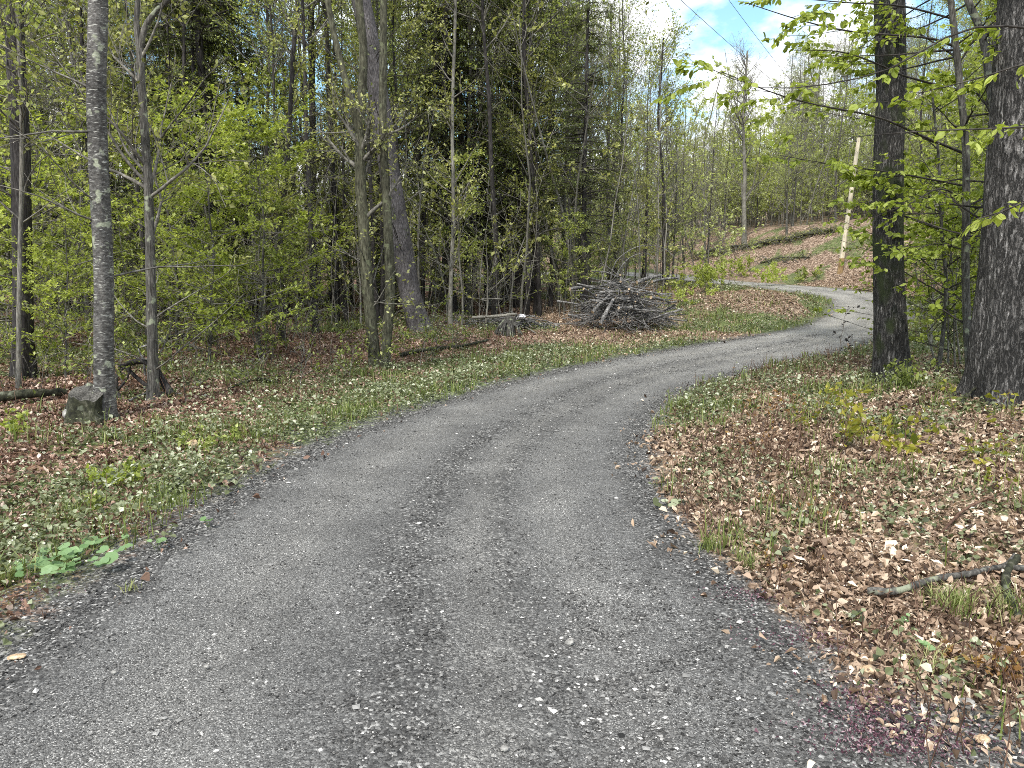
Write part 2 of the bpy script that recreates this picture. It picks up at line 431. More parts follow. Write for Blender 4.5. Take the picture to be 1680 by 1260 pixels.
# pair the edges so cross-sections run square to the road: average, then recompute by centreline
CL = (LQ + RQ) / 2
CL = resample(CL[::6], NE)
tanC = norm(np.gradient(CL[:, :2], axis=0)); nrmC = np.stack([tanC[:, 1], -tanC[:, 0]], 1)   # to the right
def edge_offset(E, side):
    off = np.zeros(NE)
    for i in range(NE):
        d = E[:, :2] - CL[i, :2]
        along = np.abs(d @ tanC[i]); lat = (d @ nrmC[i]) * side
        ok = (np.linalg.norm(d, axis=1) < 5) & (lat > 0)
        off[i] = lat[ok][np.argmin(along[ok])] if ok.any() else 1.5
    k = np.hanning(15); k /= k.sum()
    return np.convolve(np.pad(off, 7, mode='edge'), k, 'valid')
OR = edge_offset(RQ, 1).clip(1.1, 2.4); OL = edge_offset(LQ, -1).clip(1.1, 2.4)

def road_coord(X, Y):
    """signed lateral offset normalised, distance outside the edge (neg = inside), index along"""
    X = np.asarray(X, float); Y = np.asarray(Y, float)
    shp = X.shape; x = X.ravel(); y = Y.ravel()
    out_d = np.empty(len(x)); lat = np.empty(len(x)); ix = np.empty(len(x), int)
    for s in range(0, len(x), 20000):
        dx = x[s:s + 20000, None] - CL[None, :, 0]; dy = y[s:s + 20000, None] - CL[None, :, 1]
        j = np.argmin(dx * dx + dy * dy, axis=1); a = np.arange(len(j))
        ddx = dx[a, j]; ddy = dy[a, j]
        l = ddx * nrmC[j, 0] + ddy * nrmC[j, 1]
        dist = np.sqrt(ddx ** 2 + ddy ** 2)
        w = np.where(l > 0, OR[j], OL[j])
        out_d[s:s + 20000] = dist - w; lat[s:s + 20000] = np.sign(l) * dist / w; ix[s:s + 20000] = j
    return lat.reshape(shp), out_d.reshape(shp), ix.reshape(shp)

def base_z(X, Y):
    zr = np.interp(Y, [-50, 19, 22, 25, 28, 33, 38, 46, 60, 400], [0, 0, .1, .25, .47, .6, .7, .8, 1.1, 6])
    z = zr * sst(X, -2, 7) + (1 - sst(X, -2, 7)) * 0.012 * np.maximum(Y - 22, 0)
    s = (X - 14) * .963 + (Y - 26) * .267
    z = z + 2.6 * sst(s, 0, 7.5) + 0.09 * np.maximum(s - 5, 0)
    return z

def terr_z(X, Y, rc=None):
    lat, do, ix = rc if rc is not None else road_coord(X, Y)
    z = base_z(X, Y)
    out = np.maximum(do, 0)
    right = lat > 0
    z = z + np.where(right, 0.34 * sst(out, 0.2, 5.5), -0.10 * sst(out, 0.1, 1.6) + 0.12 * sst(out, 1.6, 5)) * (1 - sst(Y, 20, 27))
    # mound inside the bend
    z = z + 0.42 * np.exp(-(((X - 7.6) / 2.2) ** 2 + ((Y - 23.5) / 4.0) ** 2)) * sst(out, 0.1, 1.0)
    bump = (fbm(X * 0.45, Y * 0.45, 3) - 0.5) * 0.30 + (fbm(X * 2.3, Y * 2.3, 9) - 0.5) * 0.09
    z = z + bump * sst(out, 0.0, 1.2) + (fbm(X * 7, Y * 7, 21, 3) - 0.5) * 0.035 * sst(do, -0.15, 0.3)
    z = z + 5 * sst(np.hypot(X, Y), 90, 330)
    z = z - 0.07 * sst(-do, 0.02, 0.22)
    return z

def road_z(X, Y, lat, do):
    z = base_z(X, Y)
    z = z + 0.025 * (1 - lat ** 2)
    wear = -0.018 * (np.exp(-((lat + 0.50) / 0.17) ** 2) + np.exp(-((lat - 0.42) / 0.17) ** 2)) + 0.012 * np.exp(-((lat + 0.03) / 0.12) ** 2)
    z = z + wear + (fbm(X * 1.3, Y * 1.3, 31, 3) - 0.5) * 0.03
    z = z - 0.05 * sst(do, -0.12, 0.22)
    return z

def surf_z(X, Y):
    rc = road_coord(X, Y)
    a = terr_z(X, Y, rc); b = road_z(X, Y, rc[0], rc[1])
    return np.where(rc[1] < 0.2, np.maximum(a, b), a), rc

def gz(x, y):
    return float(surf_z(np.array([x]), np.array([y]))[0][0])
def on_ground(px, py):
    d = ray(px, py); o = np.array([0, 0, CAMH])
    ks = np.concatenate([np.linspace(1.5, 20, 500), np.linspace(20, 110, 700)])
    pts = o + d * ks[:, None]
    z, _ = surf_z(pts[:, 0], pts[:, 1])
    h = np.where(pts[:, 2] < z)[0]
    i = h[0] if len(h) else len(ks) - 1
    return pts[i]

# green mask: where living ground cover grows
def corner(X, Y):
    c = on_plane(1590, 1235, 0)
    return np.clip(1.25 * np.exp(-(((X - c[0]) / .42) ** 2 + ((Y - c[1]) / .42) ** 2)) + .5 * (fbm(X * 4, Y * 4, 15) - .5), 0, 1) * (X > .8)
def kept(X, Y):
    c = on_plane(125, 945, 0)
    return (((X - c[0]) / .30) ** 2 + ((Y - c[1]) / .36) ** 2) > 1
def green_mask(X, Y, rc):
    lat, do, ix = rc
    n1 = fbm(X * 0.55 + 5, Y * 0.55, 51); n2 = fbm(X * 1.7, Y * 1.7, 57)
    left = lat < 0
    g = np.where(left, (1 - sst(do + (n1 - 0.5) * 3.0, 2.3, 3.8)), 0)
    g = np.where(left & (Y < 7), g * (0.55 + 0.45 * sst(n2, 0.35, 0.55)), g)
    g = np.maximum(g, np.where(left, sst(n1, 0.46, 0.58) * 0.75 * sst(do, 2, 4), 0))
    rb = (1 - sst(do + (n1 - 0.5) * 1.2, 0.2, 1.3)) * sst(Y, 6.5, 8.5)
    rfar = sst(Y, 11.5, 14) * (1 - sst(do, 3.5, 6.5)) * (1 - sst(Y, 24, 28))
    g = np.maximum(g, np.where(~left, np.maximum(rb, rfar), 0))
    g = np.maximum(g, np.where(~left, sst(n1 + 0.6 * (n2 - .5), 0.50, 0.62) * 0.62 * sst(Y + .5 * X, 5.5, 9), 0))
    g = np.maximum(g, np.where(~left, sst(n2, 0.46, 0.60) * 0.34 * (.3 + .7 * sst(Y, 2.8, 4.2)), 0))
    g = np.where(left, g * (0.5 + 0.5 * sst(fbm(X * 1.1 + 3, Y * 1.1, 53), 0.38, 0.53)), g)
    g = np.where(left & (Y < 9), g * (1 - .7 * sst(do + (n2 - .5) * 1.4, 1.7, 2.7)), g)
    # mound in the bend: brown top, green rim
    inb = np.exp(-(((X - 7.2) / 2.0) ** 2 + ((Y - 23.0) / 4.5) ** 2))
    g = g * (1 - sst(inb, 0.45, 0.85) * 0.8)
    g = np.where((X > 9) & (Y > 27), np.maximum(g * 0.3, sst(n1 + .5 * (n2 - .5), 0.56, 0.68) * 0.5), g)
    # brown strip round the brush pile
    bp = np.exp(-(((X - 2.6) / 3.4) ** 2 + ((Y - 17.2) / 1.9) ** 2))
    g = g * (1 - sst(bp, 0.3, 0.6) * 0.85)
    return np.clip(g, 0, 1)

# ------------------------------------------------------------------ ground sheet
nu = 620
tt = np.linspace(-1, 1, nu)
gx = 420 * np.sinh(6.4 * tt) / math.sinh(6.4)
gy = 6.0 + 420 * np.sinh(6.4 * tt) / math.sinh(6.4)
GX, GY = np.meshgrid(gx + 1.0, gy)
rcg = road_coord(GX, GY)
GZ = terr_z(GX, GY, rcg)
gm = green_mask(GX, GY, rcg)
idx = np.arange(nu * nu).reshape(nu, nu)
Fg = np.stack([idx[:-1, :-1], idx[:-1, 1:], idx[1:, 1:], idx[1:, :-1]], -1).reshape(-1, 4)
red = sst(-GX, -1, 2.5)
me = mesh_np('ground', np.stack([GX, GY, GZ], -1).reshape(-1, 3), [Fg], smooth=True,
             attrs={'green': gm.ravel(), 'edge': np.clip(np.maximum(1 - rcg[1] / np.where(rcg[0] < 0, .9, .45), 1.3 * corner(GX, GY)), 0, 1.3).ravel(), 'red': red.ravel()})
m, nt = mat('forest_floor')
tc = N(nt, 'ShaderNodeTexCoord')
wob = N(nt, 'ShaderNodeTexNoise', i_Scale=9.0, i_Detail=3.0); nt.links.new(tc.outputs['Object'], wob.inputs['Vector'])
vm = N(nt, 'ShaderNodeVectorMath', operation='MULTIPLY_ADD'); vm.inputs[1].default_value = (0.12, 0.12, 0.12)
nt.links.new(wob.outputs['Color'], vm.inputs[0]); nt.links.new(tc.outputs['Object'], vm.inputs[2])
vo = N(nt, 'ShaderNodeTexVoronoi', i_Scale=17.0); nt.links.new(vm.outputs[0], vo.inputs['Vector'])
sepc = N(nt, 'ShaderNodeSeparateColor'); nt.links.new(vo.outputs['Color'], sepc.inputs[0])
lit_a = ramp(nt, [(0, (0.04, 0.024, 0.015)), (0.4, (0.16, 0.108, 0.075)), (0.75, (0.30, 0.215, 0.155)), (1, (0.52, 0.41, 0.32))], sepc.outputs[0])
lit_b = ramp(nt, [(0, (0.04, 0.02, 0.012)), (0.45, (0.13, 0.07, 0.045)), (0.8, (0.25, 0.145, 0.10)), (1, (0.5, 0.37, 0.28))], sepc.outputs[0])
ra = N(nt, 'ShaderNodeAttribute', attribute_name='red')
lit = N(nt, 'ShaderNodeMix', data_type='RGBA'); nt.links.new(ra.outputs['Fac'], lit.inputs[0]); nt.links.new(lit_a.outputs[0], lit.inputs[6]); nt.links.new(lit_b.outputs[0], lit.inputs[7])
vg = N(nt, 'ShaderNodeTexVoronoi', i_Scale=26.0); nt.links.new(vm.outputs[0], vg.inputs['Vector'])
sepg = N(nt, 'ShaderNodeSeparateColor'); nt.links.new(vg.outputs['Color'], sepg.inputs[0])
grn = ramp(nt, [(0, (0.03, 0.045, 0.015)), (0.5, (0.09, 0.12, 0.035)), (1, (0.22, 0.25, 0.11))], sepg.outputs[1])
ga = N(nt, 'ShaderNodeAttribute', attribute_name='green')
nn = N(nt, 'ShaderNodeTexNoise', i_Scale=7.0, i_Detail=5.0, i_Roughness=0.7); nt.links.new(tc.outputs['Object'], nn.inputs['Vector'])
ma = N(nt, 'ShaderNodeMath', operation='ADD'); nt.links.new(ga.outputs['Fac'], ma.inputs[0]); nt.links.new(nn.outputs['Fac'], ma.inputs[1])
rf = ramp(nt, [(0.78, (0, 0, 0)), (1.0, (1, 1, 1))], None)
mh = N(nt, 'ShaderNodeMath', operation='MULTIPLY'); mh.inputs[1].default_value = 1.0
nt.links.new(ma.outputs[0], mh.inputs[0]); nt.links.new(mh.outputs[0], rf.inputs[0])
mixg = N(nt, 'ShaderNodeMix', data_type='RGBA'); nt.links.new(rf.outputs[0], mixg.inputs[0]); nt.links.new(lit.outputs[2], mixg.inputs[6]); nt.links.new(grn.outputs[0], mixg.inputs[7])
ea = N(nt, 'ShaderNodeAttribute', attribute_name='edge')
me2 = N(nt, 'ShaderNodeMath', operation='ADD'); nt.links.new(ea.outputs['Fac'], me2.inputs[0]); nt.links.new(nn.outputs['Fac'], me2.inputs[1])
re = ramp(nt, [(1.15 / 2, (0, 0, 0)), (1.5 / 2, (1, 1, 1))], None)
mh2 = N(nt, 'ShaderNodeMath', operation='MULTIPLY'); mh2.inputs[1].default_value = 0.5
nt.links.new(me2.outputs[0], mh2.inputs[0]); nt.links.new(mh2.outputs[0], re.inputs[0])
mixe = N(nt, 'ShaderNodeMix', data_type='RGBA'); nt.links.new(re.outputs[0], mixe.inputs[0]); nt.links.new(mixg.outputs[2], mixe.inputs[6])
ve = N(nt, 'ShaderNodeTexVoronoi', i_Scale=75.0); nt.links.new(tc.outputs['Object'], ve.inputs['Vector'])
see = N(nt, 'ShaderNodeSeparateColor'); nt.links.new(ve.outputs['Color'], see.inputs[0])
ce = ramp(nt, [(0, (0.03, 0.029, 0.027)), (0.5, (0.095, 0.092, 0.087)), (0.85, (0.19, 0.185, 0.175)), (1, (0.42, 0.41, 0.39))], see.outputs[0])
nt.links.new(ce.outputs[0], mixe.inputs[7])
pr = N(nt, 'ShaderNodeBsdfPrincipled'); pr.inputs['Roughness'].default_value = 0.9; pr.inputs['Specular IOR Level'].default_value = 0.2
nt.links.new(mixe.outputs[2], pr.inputs['Base Color'])
bp = N(nt, 'ShaderNodeBump', i_Strength=0.8, i_Distance=0.03); nt.links.new(vo.outputs['Distance'], bp.inputs['Height']); nt.links.new(bp.outputs[0], pr.inputs['Normal'])
out = N(nt, 'ShaderNodeOutputMaterial'); nt.links.new(pr.outputs[0], out.inputs[0])
me.materials.append(m)
tag(link('ground', me), kind='structure')

# ------------------------------------------------------------------ road
sub = resample(np.column_stack([CL[:, :2], np.zeros(NE)]), 2400)
# denser near the camera
keep = np.concatenate([np.where(sub[:, 1] < 14)[0], np.where(sub[:, 1] >= 14)[0][::2]])
sub = sub[np.sort(keep)]
jj = np.array([np.argmin((CL[:, 0] - p[0]) ** 2 + (CL[:, 1] - p[1]) ** 2) for p in sub])
tg = norm(np.gradient(sub[:, :2], axis=0)); ng = np.stack([tg[:, 1], -tg[:, 0]], 1)
NW = 110
lt = np.linspace(-1.16, 1.16, NW)
wL, wR = OL[jj], OR[jj]
off = np.where(lt[None, :] > 0, lt[None, :] * wR[:, None], lt[None, :] * wL[:, None])
RX = sub[:, None, 0] + ng[:, None, 0] * off; RY = sub[:, None, 1] + ng[:, None, 1] * off
LAT = np.broadcast_to(lt[None, :], RX.shape)
DO = np.where(lt[None, :] > 0, off - wR[:, None], -off - wL[:, None])
RZ = road_z(RX, RY, LAT, DO) + (fbm(RX * 14, RY * 14, 77, 3) - 0.5) * 0.016
ri = np.arange(RX.size).reshape(RX.shape)
Fr = np.stack([ri[:-1, :-1], ri[:-1, 1:], ri[1:, 1:], ri[1:, :-1]], -1).reshape(-1, 4)
nz = fbm(RX * 0.8, RY * 0.8, 91) - 0.5
loose = np.exp(-((LAT - 0.02 + nz * 0.25) / 0.15) ** 2) * 0.75 + np.exp(-((LAT - 0.33 + nz * 0.2) / 0.10) ** 2) * 0.45 + sst(np.abs(LAT), 0.68, 0.95) + .35 * (fbm(LAT * 9 + 40, np.cumsum(np.ones_like(RX), 0) * .004, 66, 4) - .5) * 2
me = mesh_np('road', np.stack([RX, RY, RZ], -1).reshape(-1, 3), [Fr[:, ::-1]], smooth=True, attrs={'loose': np.clip(loose, 0, 1.2).ravel(), 'paler': sst(RY, 7, 20).ravel(), 'track': (np.exp(-((LAT + 0.50 + .1 * nz) / 0.20) ** 2) + np.exp(-((LAT - 0.20 + .1 * nz) / 0.09) ** 2) + .7 * np.exp(-((LAT - 0.52) / 0.12) ** 2)).ravel()})
m, nt = mat('gravel_road')
tc = N(nt, 'ShaderNodeTexCoord')
va = N(nt, 'ShaderNodeTexVoronoi', i_Scale=85.0); nt.links.new(tc.outputs['Object'], va.inputs['Vector'])
vb = N(nt, 'ShaderNodeTexVoronoi', i_Scale=230.0); nt.links.new(tc.outputs['Object'], vb.inputs['Vector'])
sa = N(nt, 'ShaderNodeSeparateColor'); nt.links.new(va.outputs['Color'], sa.inputs[0])
sb = N(nt, 'ShaderNodeSeparateColor'); nt.links.new(vb.outputs['Color'], sb.inputs[0])
ca = ramp(nt, [(0, (0.016, 0.0155, 0.015)), (0.5, (0.07, 0.0685, 0.066)), (0.85, (0.16, 0.157, 0.15)), (1, (0.46, 0.45, 0.43))], sa.outputs[0])
cb = ramp(nt, [(0, (0.035, 0.034, 0.033)), (0.5, (0.118, 0.1165, 0.1125)), (0.9, (0.217, 0.214, 0.207)), (1, (0.5, 0.49, 0.47))], sb.outputs[0])
la = N(nt, 'ShaderNodeAttribute', attribute_name='loose')
mm = N(nt, 'ShaderNodeMix', data_type='RGBA'); nt.links.new(la.outputs['Fac'], mm.inputs[0]); nt.links.new(cb.outputs[0], mm.inputs[6]); nt.links.new(ca.outputs[0], mm.inputs[7])
big = N(nt, 'ShaderNodeTexNoise', i_Scale=1.6, i_Detail=6.0, i_Roughness=0.6); nt.links.new(tc.outputs['Object'], big.inputs['Vector'])
rb_ = ramp(nt, [(0.3, (0.72, 0.72, 0.72)), (0.7, (1.2, 1.2, 1.19))], big.outputs['Fac'])
mu = N(nt, 'ShaderNodeMix', data_type='RGBA', blend_type='MULTIPLY'); mu.inputs[0].default_value = 1
nt.links.new(mm.outputs[2], mu.inputs[6]); nt.links.new(rb_.outputs[0], mu.inputs[7])
pr = N(nt, 'ShaderNodeBsdfPrincipled'); pr.inputs['Roughness'].default_value = 0.85; pr.inputs['Specular IOR Level'].default_value = 0.3
dr = N(nt, 'ShaderNodeAttribute', attribute_name='paler')
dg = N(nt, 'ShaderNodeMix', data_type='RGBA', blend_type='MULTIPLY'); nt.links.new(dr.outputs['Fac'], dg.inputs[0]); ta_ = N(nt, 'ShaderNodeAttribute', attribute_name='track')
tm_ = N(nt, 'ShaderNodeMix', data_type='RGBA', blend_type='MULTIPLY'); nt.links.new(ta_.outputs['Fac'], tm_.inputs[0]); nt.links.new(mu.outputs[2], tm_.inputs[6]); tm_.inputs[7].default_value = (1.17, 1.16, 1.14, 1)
nt.links.new(tm_.outputs[2], dg.inputs[6]); dg.inputs[7].default_value = (1.8, 1.78, 1.73, 1)  # base colour grows paler along the far stretch of road
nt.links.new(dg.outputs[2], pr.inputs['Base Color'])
b1 = N(nt, 'ShaderNodeBump', i_Strength=0.9, i_Distance=0.006, invert=True); nt.links.new(va.outputs['Distance'], b1.inputs['Height'])
b2 = N(nt, 'ShaderNodeBump', i_Strength=0.8, i_Distance=0.003, invert=True); nt.links.new(vb.outputs['Distance'], b2.inputs['Height']); nt.links.new(b1.outputs[0], b2.inputs['Normal'])
nt.links.new(b2.outputs[0], pr.inputs['Normal'])
out = N(nt, 'ShaderNodeOutputMaterial'); nt.links.new(pr.outputs[0], out.inputs[0])
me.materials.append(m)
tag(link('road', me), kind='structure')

# ------------------------------------------------------------------ loose stones
M_stone = leaf_mat('gravel_stone', [(0.0, (0.014, 0.0135, 0.013)), (0.45, (0.075, 0.073, 0.07)), (0.8, (0.21, 0.205, 0.195)), (1.0, (0.60, 0.58, 0.55))], 0, 0.8, 0.0)
def polar_pts(r, n, r0, r1, power, half=50):
    u = r.random(n); e = power + 1
    rad = (r0 ** e + u * (r1 ** e - r0 ** e)) ** (1 / e)
    th = np.radians((r.random(n) * 2 - 1) * half)
    return rad * np.sin(th), rad * np.cos(th)
OCT = np.array([(1, 0, 0), (-1, 0, 0), (0, 1, 0), (0, -1, 0), (0, 0, 1), (0, 0, -1)], float)
OCF = np.array([(0, 2, 4), (2, 1, 4), (1, 3, 4), (3, 0, 4), (2, 0, 5), (1, 2, 5), (3, 1, 5), (0, 3, 5)])
def stones(M, r, p, size, tint, flat=0.6, mi=0):
    n = len(p)
    V = OCT[None] * (0.7 + 0.6 * r.random((n, 6, 3))) + r.normal(size=(n, 6, 3)) * 0.15
    sc = size[:, None] * np.stack([0.7 + 0.7 * r.random(n), 0.6 + 0.5 * r.random(n), flat * (0.6 + 0.6 * r.random(n))], 1) * 0.5
    V = V * sc[:, None, :]
    a = r.random(n) * 2 * np.pi; c, s = np.cos(a)[:, None], np.sin(a)[:, None]
    V = np.stack([V[..., 0] * c - V[..., 1] * s, V[..., 0] * s + V[..., 1] * c, V[..., 2]], -1) + p[:, None, :]
    F = (np.arange(n)[:, None, None] * 6 + OCF[None]).reshape(-1, 3)
    M.add(V.reshape(-1, 3), F, mi, np.repeat(tint, 8), False)
r = rg(11)
X, Y = polar_pts(r, 420000, 1.6, 18, 0.0, 46)
z, rc = surf_z(X, Y)
nzz = fbm(X * 0.8, Y * 0.8, 91) - 0.5
lo = np.exp(-((rc[0] - 0.02 + nzz * .25) / 0.13) ** 2) * 0.9 + np.exp(-((rc[0] - 0.33 + nzz * 0.2) / 0.10) ** 2) * 0.5 + sst(np.abs(rc[0]), 0.68, 0.95)
patch = sst(fbm(X * 1.3, Y * 1.3, 97), 0.45, 0.6)
lo = np.maximum(lo, .9 * sst(rc[0], .1, .5) * (1 - sst(Y, 3.2, 4.6)))
prob = np.where(rc[1] < 0, 0.22 + 0.6 * lo + 0.2 * patch, np.where(rc[0] < 0, 0.9 * (1 - sst(rc[1], 0, 1.1)), np.maximum(0.6 * (1 - sst(rc[1], 0, 0.5)), corner(X, Y))))
k = r.random(len(X)) < prob
X, Y, z, lo = X[k], Y[k], z[k], lo[k]; do = rc[1][k]
size = 0.004 + 0.009 * r.random(len(X)) ** 2.6 + 0.009 * np.clip(lo, 0, 1) * r.random(len(X)) ** 2.5
size = size * (1 + 0.05 * np.hypot(X, Y))
bigm = r.random(len(X)) < 0.006; size[bigm] *= 2.2
tint = np.clip(0.47 + 0.24 * r.normal(size=len(X)) - 0.05 * np.clip(lo, 0, 1), 0, 0.95)
tint[bigm] = np.clip(tint[bigm] + 0.3, 0, 1)
pale = r.random(len(X)) < 0.022; tint[pale] = 0.72 + 0.25 * r.random(pale.sum())
M = Mesher(); stones(M, r, np.stack([X, Y, z + size * 0.12], 1), size, tint)
# pale coarse stones where the right wheel track is worn out
for cx, cy, sx, sy, n in [(on_plane(935, 1060, 0)[0], on_plane(935, 1060, 0)[1], .10, .35, 260), (on_plane(1010, 1180, 0)[0], on_plane(1010, 1180, 0)[1], .14, .22, 200)]:
    x = cx + r.normal(size=n) * sx; y = cy + r.normal(size=n) * sy
    zz = surf_z(x, y)[0]; s = 0.010 + 0.016 * r.random(n) ** 2
    stones(M, r, np.stack([x, y, zz + s * .15], 1), s, np.clip(0.62 + .3 * r.normal(size=n), 0, 1))
tag(link('loose_gravel', M.mesh('loose_gravel', [M_stone])), kind='stuff', label='loose grey gravel stones strewn over the road', cat='gravel')

# ------------------------------------------------------------------ leaf litter
def build_litter():
    r = rg(21)
    X, Y = polar_pts(r, 760000, 2.0, 36, -0.3, 50)
    z, rc = surf_z(X, Y)
    g = green_mask(X, Y, rc)
    d = np.hypot(X, Y)
    right = rc[0] > 0
    p = (1 - 0.75 * g) * np.where(right, sst(rc[1] + (fbm(X * 2.4, Y * 2.4, 5) - .5) * .8, -0.22, 0.38), sst(rc[1] + (fbm(X * 2, Y * 2, 6) - .5) * .8, 0.0, 1.2))
    p = np.where((rc[1] < 0.02), p * .25 * sst(rc[1], -.35, .02), p) * (1 - .8 * corner(X, Y))
    p = np.maximum(p, np.where(rc[1] > -.3, .01, 0))
    k = r.random(len(X)) < p
    X, Y, z, right, d = X[k], Y[k], z[k], right[k], d[k]
    n = len(X)
    layer = r.random(n) ** 1.6
    s = (0.018 + 0.042 * r.random(n) ** 2.0) * (1 + 0.02 * d)
    frag = r.random(n) < .35; s[frag] *= .45
    s *= .72 + .28 * sst(d, 2.4, 4.5)
    pts = np.stack([X, Y, z + 0.006 + layer * 0.026], 1)
    V, F = ground_leaves(r, pts, None, s, 0.35, 0.6, 0.46)
    tint = np.clip(0.48 + 0.30 * r.normal(size=n) + 0.12 * (layer - .4) + 0.35 * (fbm(X * 0.9, Y * 0.9, 44) - .5), 0, 1)
    mi = np.where(X < 0.5 + (fbm(X, Y, 8) - .5), 1, 0)
    return mesh_np('leaf_litter', V, [F], [M_litter, M_litter_red], np.concatenate([mi, mi]), False, fattrs={'tint': np.concatenate([tint, tint])})
tag(link('leaf_litter', build_litter()), 'brown fallen leaves carpeting the forest floor and the bank', 'fallen leaves', kind='stuff')

# ------------------------------------------------------------------ green ground cover
def build_cover():
    r = rg(31)
    X, Y = polar_pts(r, 620000, 2.4, 34, -0.2, 52)
    z, rc = surf_z(X, Y)
    g = green_mask(X, Y, rc)
    k = kept(X, Y) & (r.random(len(X)) < g * (0.35 + 0.65 * sst(fbm(X * 3, Y * 3, 61), 0.35, 0.6)) * np.where(rc[0] < 0, sst(rc[1] + (fbm(X * 2.5, Y * 2.5, 5) - .5) * .9, -0.1, 0.35), sst(rc[1] + (fbm(X * 2.5, Y * 2.5, 5) - .5) * .6, 0.0, 0.4))) & (rc[1] > -0.12)
    X, Y, z = X[k], Y[k], z[k]; n = len(X)
    tall = sst(fbm(X * 1.1, Y * 1.1, 71), 0.4, 0.65)
    h = (0.02 + (0.05 + 0.16 * tall) * r.random(n) ** 1.3)
    s = (0.014 + 0.030 * r.random(n) ** 1.8) * (1 + 0.02 * np.hypot(X, Y))
    V, F = ground_leaves(r, np.stack([X, Y, z + h], 1), None, s, 0.15, 0.5, 0.75)
    tint = np.clip(0.40 + 0.24 * r.normal(size=n) + 0.22 * (h / 0.2), 0, 1)
    return mesh_np('ground_cover', V, [F], [M_cover], None, False, fattrs={'tint': np.concatenate([tint, tint])})
tag(link('ground_cover', build_cover()), 'low pale green weeds covering the verges of the road', 'weeds', kind='stuff')

def blades(r, p, L, Wd, lean=0.5):
    n = len(p)
    a = r.random(n) * 2 * np.pi; d = np.stack([np.cos(a), np.sin(a), np.zeros(n)], 1)
    s = np.stack([-np.sin(a), np.cos(a), np.zeros(n)], 1) * Wd[:, None]
    le = (lean * (0.3 + r.random(n)))[:, None]; L = L[:, None]
    up = np.array([0, 0, 1.0])
    m1 = p + up * L * 0.55 + d * L * le * 0.35; m2 = p + up * L * 0.85 + d * L * le * 1.0
    V = np.stack([p - s, p + s, m1 + s * .8, m1 - s * .8, m2], 1).reshape(-1, 3)
    i = np.arange(n)[:, None] * 5
    return V, i + np.array([[0, 1, 2, 3]]), i + np.array([[3, 2, 4]])

def build_grass():
    r = rg(41)
    X, Y = polar_pts(r, 260000, 2.2, 30, 0.0, 52)
    z, rc = surf_z(X, Y); g = green_mask(X, Y, rc)
    cl = sst(fbm(X * 2.2, Y * 2.2, 81), 0.5, 0.66)
    k = kept(X, Y) & (r.random(len(X)) < (g * 0.75 + 0.06) * cl) & (rc[1] > 0.03)
    X, Y, z = X[k], Y[k], z[k]; n = len(X)
    V, F4, F3 = blades(r, np.stack([X, Y, z], 1), 0.07 + 0.16 * r.random(n), 0.0022 + 0.0003 * np.hypot(X, Y))
    t = np.clip(0.45 + .25 * r.normal(size=n), 0, 1)
    return mesh_np('grass', V, [F4, F3], [M_grass], None, False, fattrs={'tint': np.concatenate([t, t])})
tag(link('grass', build_grass()), 'thin green grass growing among the weeds', 'grass', kind='stuff')

def build_dry_stems():
    r = rg(43)
    X, Y = polar_pts(r, 60000, 2.6, 22, -0.2, 50)
    z, rc = surf_z(X, Y)
    cl = sst(fbm(X * 1.2, Y * 1.2, 85), 0.46, 0.6)
    k = (r.random(len(X)) < np.where(rc[0] > 0, 0.6 * (1 - sst(rc[1], .6, 2.4)) + .08, 0.12) * (cl + .05) * (.25 + .75 * sst(Y, 3.6, 5.5)) * .7) & (rc[1] > 0.08)
    X, Y, z = X[k], Y[k], z[k]; n = len(X)
    p = np.stack([X, Y, z], 1); H = (0.08 + 0.2 * r.random(n))[:, None]
    d = norm(np.array([0, 0, 1.0]) + r.normal(size=(n, 3)) * 0.38)
    P = np.stack([p, p + d * H * .5 + r.normal(size=(n, 3)) * .008, p + d * H], 1)
    R = np.stack([np.full(n, .0024), np.full(n, .002), np.full(n, .0013)], 1) * (1 + 0.05 * np.hypot(X, Y))[:, None]
    M = Mesher(); add_tubes(M, P, R, 3, 0)
    return M.mesh('dry_stems', [M_stem])
tag(link('dry_stems', build_dry_stems()), 'short dried reddish brown weed stalks standing on the verge', 'dead stalks', kind='stuff')

def build_petals():
    r = rg(45)
    M = Mesher()
    for (px, py, sx, sy, n) in [(1440, 1165, .10, .10, 900), (1430, 1225, .12, .06, 600), (1340, 1050, .14, .08, 420), (1240, 985, .12, .06, 220), (1530, 1225, .14, .07, 500), (70, 975, .10, .08, 60)]:
        c = on_ground(px, py); x = c[0] + r.normal(size=n) * sx; y = c[1] + r.normal(size=n) * sy
        z = surf_z(x, y)[0]
        V, F = ground_leaves(r, np.stack([x, y, z + .016], 1), None, 0.005 + .010 * r.random(n), .3, .7, .4)
        t = r.random(n); M.add(V, F, 0, np.concatenate([t, t]))
    return M.mesh('fallen_petals', [M_petal])
tag(link('fallen_petals', build_petals()), 'tiny purple red fallen petals on the gravel edge', 'petals', kind='stuff')

# ------------------------------------------------------------------ trees
def trunk_path(r, H, lean=0.02, bend=0.15, n=22):
    t = np.linspace(0, 1, n)
    a = r.random() * 6.28
    lx, ly = lean * H * math.cos(a), lean * H * math.sin(a)
    ph = r.random(4) * 6.28
    x = lx * t + bend * (np.sin(t * 5 + ph[0]) - math.sin(ph[0])) * 0.4 + 0.02 * np.sin(t * 23 + ph[2])
    y = ly * t + bend * (np.sin(t * 4 + ph[1]) - math.sin(ph[1])) * 0.4 + 0.02 * np.sin(t * 19 + ph[3])
    return np.stack([x, y, t * H], 1)

def trunk_radii(n, r0, r1, flare=0.35):
    t = np.linspace(0, 1, n)
    return (r0 + (r1 - r0) * t ** 0.9) * (1 + flare * np.exp(-t * 28))

